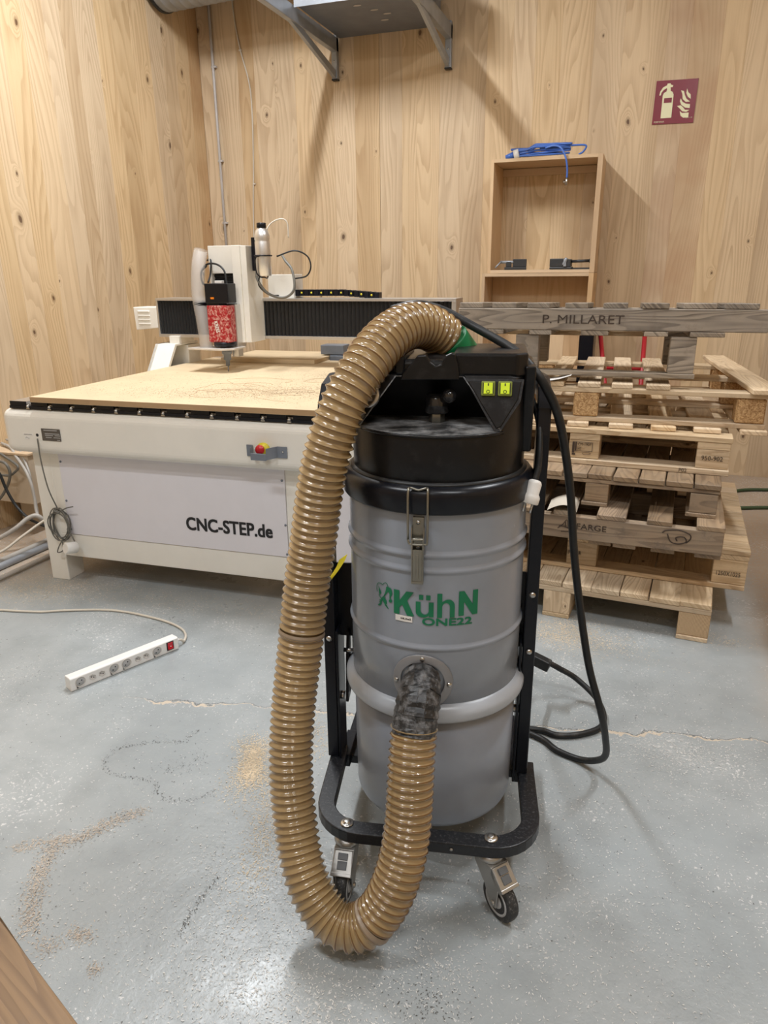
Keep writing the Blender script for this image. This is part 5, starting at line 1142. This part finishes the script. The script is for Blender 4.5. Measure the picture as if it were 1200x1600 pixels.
# ================================================================== SAWDUST on floor and board
def chips(name, spots, label, z0=0.0, seed=1, mat='sawchip', size=(.0015, .0045), parent=None, cat='sawdust'):
    r = random.Random(seed); m = MB(); V = m.v; F = m.f
    for (cx_, cy_, sx, sy_, rot, n) in spots:
        c, s = math.cos(rot), math.sin(rot)
        for _ in range(n):
            a, b = r.gauss(0, sx), r.gauss(0, sy_); x, y = cx_+a*c-b*s, cy_+a*s+b*c
            L = r.uniform(*size); w = L*r.uniform(.12, .4); an = r.uniform(0, 6.28); ca, sa = math.cos(an), math.sin(an); z = z0+r.uniform(.0004, .0025); t = r.uniform(-.001, .001)
            o = len(V); V += [(x+ca*L, y+sa*L, z+t), (x-sa*w, y+ca*w, z+.0004), (x-ca*L, y-sa*L, z-t*.3), (x+sa*w, y-ca*w, z)]
            F.append([o, o+1, o+2, o+3]); m.mi.append(0); m.sm.append(False)
    return m.build(name, mat, parent, label=label if not parent else None, cat=cat if not parent else None, kind='stuff')
def along(pts, w, per, jit=.3):
    out = []
    for (a, b), (c, d) in zip(pts, pts[1:]):
        L = math.hypot(c-a, d-b); n = max(1, int(L/.012))
        for k in range(n):
            t = k/n; out.append((a+(c-a)*t, b+(d-b)*t, w, w, 0, max(1, int(per*L/n*100*(1+jit*math.sin(13*t+a*40))))))
    return out
TR = [(-1.253, 1.394), (-1.293, 1.353), (-1.322, 1.305), (-1.346, 1.256), (-1.394, 1.222), (-1.39, 1.162), (-1.347, 1.085), (-1.301, 1.017), (-1.242, .956)]
BR = [(-1.399, 1.227), (-1.448, 1.196), (-1.506, 1.152)]
OV = [(-1.315, 1.787), (-1.33, 1.76), (-1.32, 1.718), (-1.434, 1.68), (-1.514, 1.617), (-1.521, 1.562), (-1.492, 1.52), (-1.444, 1.498), (-1.349, 1.516), (-1.294, 1.516), (-1.266, 1.477), (-1.214, 1.459), (-1.155, 1.472), (-1.111, 1.508), (-1.093, 1.55)]
OV2 = [(-1.303, 1.568), (-1.233, 1.624), (-1.221, 1.679), (-1.28, 1.695)]
SCR = [(-.909, 1.251), (-.913, 1.211), (-.913, 1.139), (-.903, 1.057)]
chips('sawdust_pile', [(-1.055, 1.70, .022, .045, .3, 2600), (-1.03, 1.64, .03, .03, 0, 900), (-1.10, 1.76, .03, .03, .2, 500), (-1.0, 1.60, .05, .05, -.4, 700), (-1.06, 1.80, .05, .03, 0, 350), (-.93, 1.86, .05, .07, 0, 900), (-.90, 1.55, .04, .10, .2, 900), (-.84, 1.36, .03, .09, .3, 700)], 'pale sawdust heaped on the floor left of the hose', seed=2)
chips('sawdust_trail', along(TR, .014, 42)+along(BR, .012, 28)+[(-1.132, .997, .02, .012, 0, 260), (-1.179, .945, .02, .015, 0, 160), (-1.033, .934, .008, .008, 0, 90)], 'winding trail of sawdust across the floor at lower left', seed=3, mat='traildust')
chips('sawdust_patch', [(-.20, 2.92, .10, .08, 0, 4200), (-.05, 2.85, .12, .06, 0, 1200), (.45, 3.05, .06, .04, 0, 300)], 'orange-tinted sawdust patch in front of the lowest pallet', seed=4)
chips('sawdust_drift', [(-2.7, 2.55, .18, .09, .3, 2200), (-3.0, 2.5, .2, .12, .3, 1500), (-2.3, 2.62, .3, .08, .1, 900), (-1.7, 2.7, .4, .06, 0, 700)], 'thin sawdust drift on the floor under the front of the white machine', seed=5)
chips('floor_grit', [(-1.0, 1.6, .7, .6, 0, 620), (-.1, 1.9, .5, .6, 0, 520), (-1.42, 2.3, .8, .2, 0, 250), (-2.2, 1.8, .2, .2, 0, 200), (-.30, 1.10, .04, .03, 0, 200), (-.17, 1.0, .06, .04, 0, 160), (-.2, 2.75, .2, .2, 0, 250), (-1.24, 1.60, .10, .05, .2, 90)]+along(OV, .006, 5)+along(OV2, .012, 4)+along(SCR, .005, 9)+along(TR, .02, 8), 'dark grit and scrapes scattered over the painted floor', seed=6, mat='greychip', size=(.0010, .0034), cat='grit')
chips('dust_flecks', [(-.9, 1.5, .8, .7, 0, 5200), (.2, 2.1, .4, .35, 0, 4200), (.25, 2.18, .14, .05, .2, 1200), (-.05, 1.4, .3, .25, 0, 3600), (-.7, 1.0, .35, .25, 0, 3800), (-1.0, 2.3, .7, .15, 0, 1500), (-.42, 1.36, .05, .05, 0, 500), (-.3, 1.18, .06, .04, 0, 400), (-2.2, 1.75, .15, .18, 0, 1200), (-.75, 1.15, .1, .12, .5, 900), (-.62, 1.0, .12, .05, .3, 900), (-.4, .95, .12, .06, 0, 700)]+along([(-1.0, 1.35), (-.93, 1.26), (-.85, 1.2)], .03, 12), 'pale dust flecks scattered over the painted floor', seed=7, mat='palechip', size=(.0008, .0044), cat='dust')
# crumbs on the fibreboard bed
def bedchips():
    r = random.Random(9); sp_ = [(1.2, .35, .22, .18, .2, 4200), (.8, .12, .35, .10, 0, 1800), (1.3, .9, .15, .35, 0, 1500), (.6, .6, .4, .4, 0, 600)]
    sp_ = [(a, max(b, .2), c, min(d, .13), e, n) for a, b, c, d, e, n in sp_]
    o = chips('bed_crumbs', sp_, None, .967, 9, 'brownchip', (.0012, .004), CN); 
    bm = bmesh.new(); bm.from_mesh(o.data)
    dl = [f for f in bm.faces if any(v.co.x < .117 or v.co.x > 1.565 or v.co.y < -.075 or v.co.y > 1.6 for v in f.verts)]
    bmesh.ops.delete(bm, geom=dl, context='FACES'); bm.to_mesh(o.data); bm.free()
bedchips()
# milled outlines on the board
gm = MB(); rg = random.Random(4)
for k in range(9):
    cx_, cy_ = rg.uniform(.9, 1.35), rg.uniform(.2, .9); rad = rg.uniform(.06, .22)
    pts = [Vector((min(1.54, cx_+rad*(1+.2*math.sin(3*a+k))*math.cos(a)), cy_+rad*.8*math.sin(a), .9671)) for a in [2*math.pi*i/30 for i in range(rg.randint(16, 31))]]
    gm.tube(pts, .0011, 4)
gm.build('milled_groove', 'mdfedge', CN)
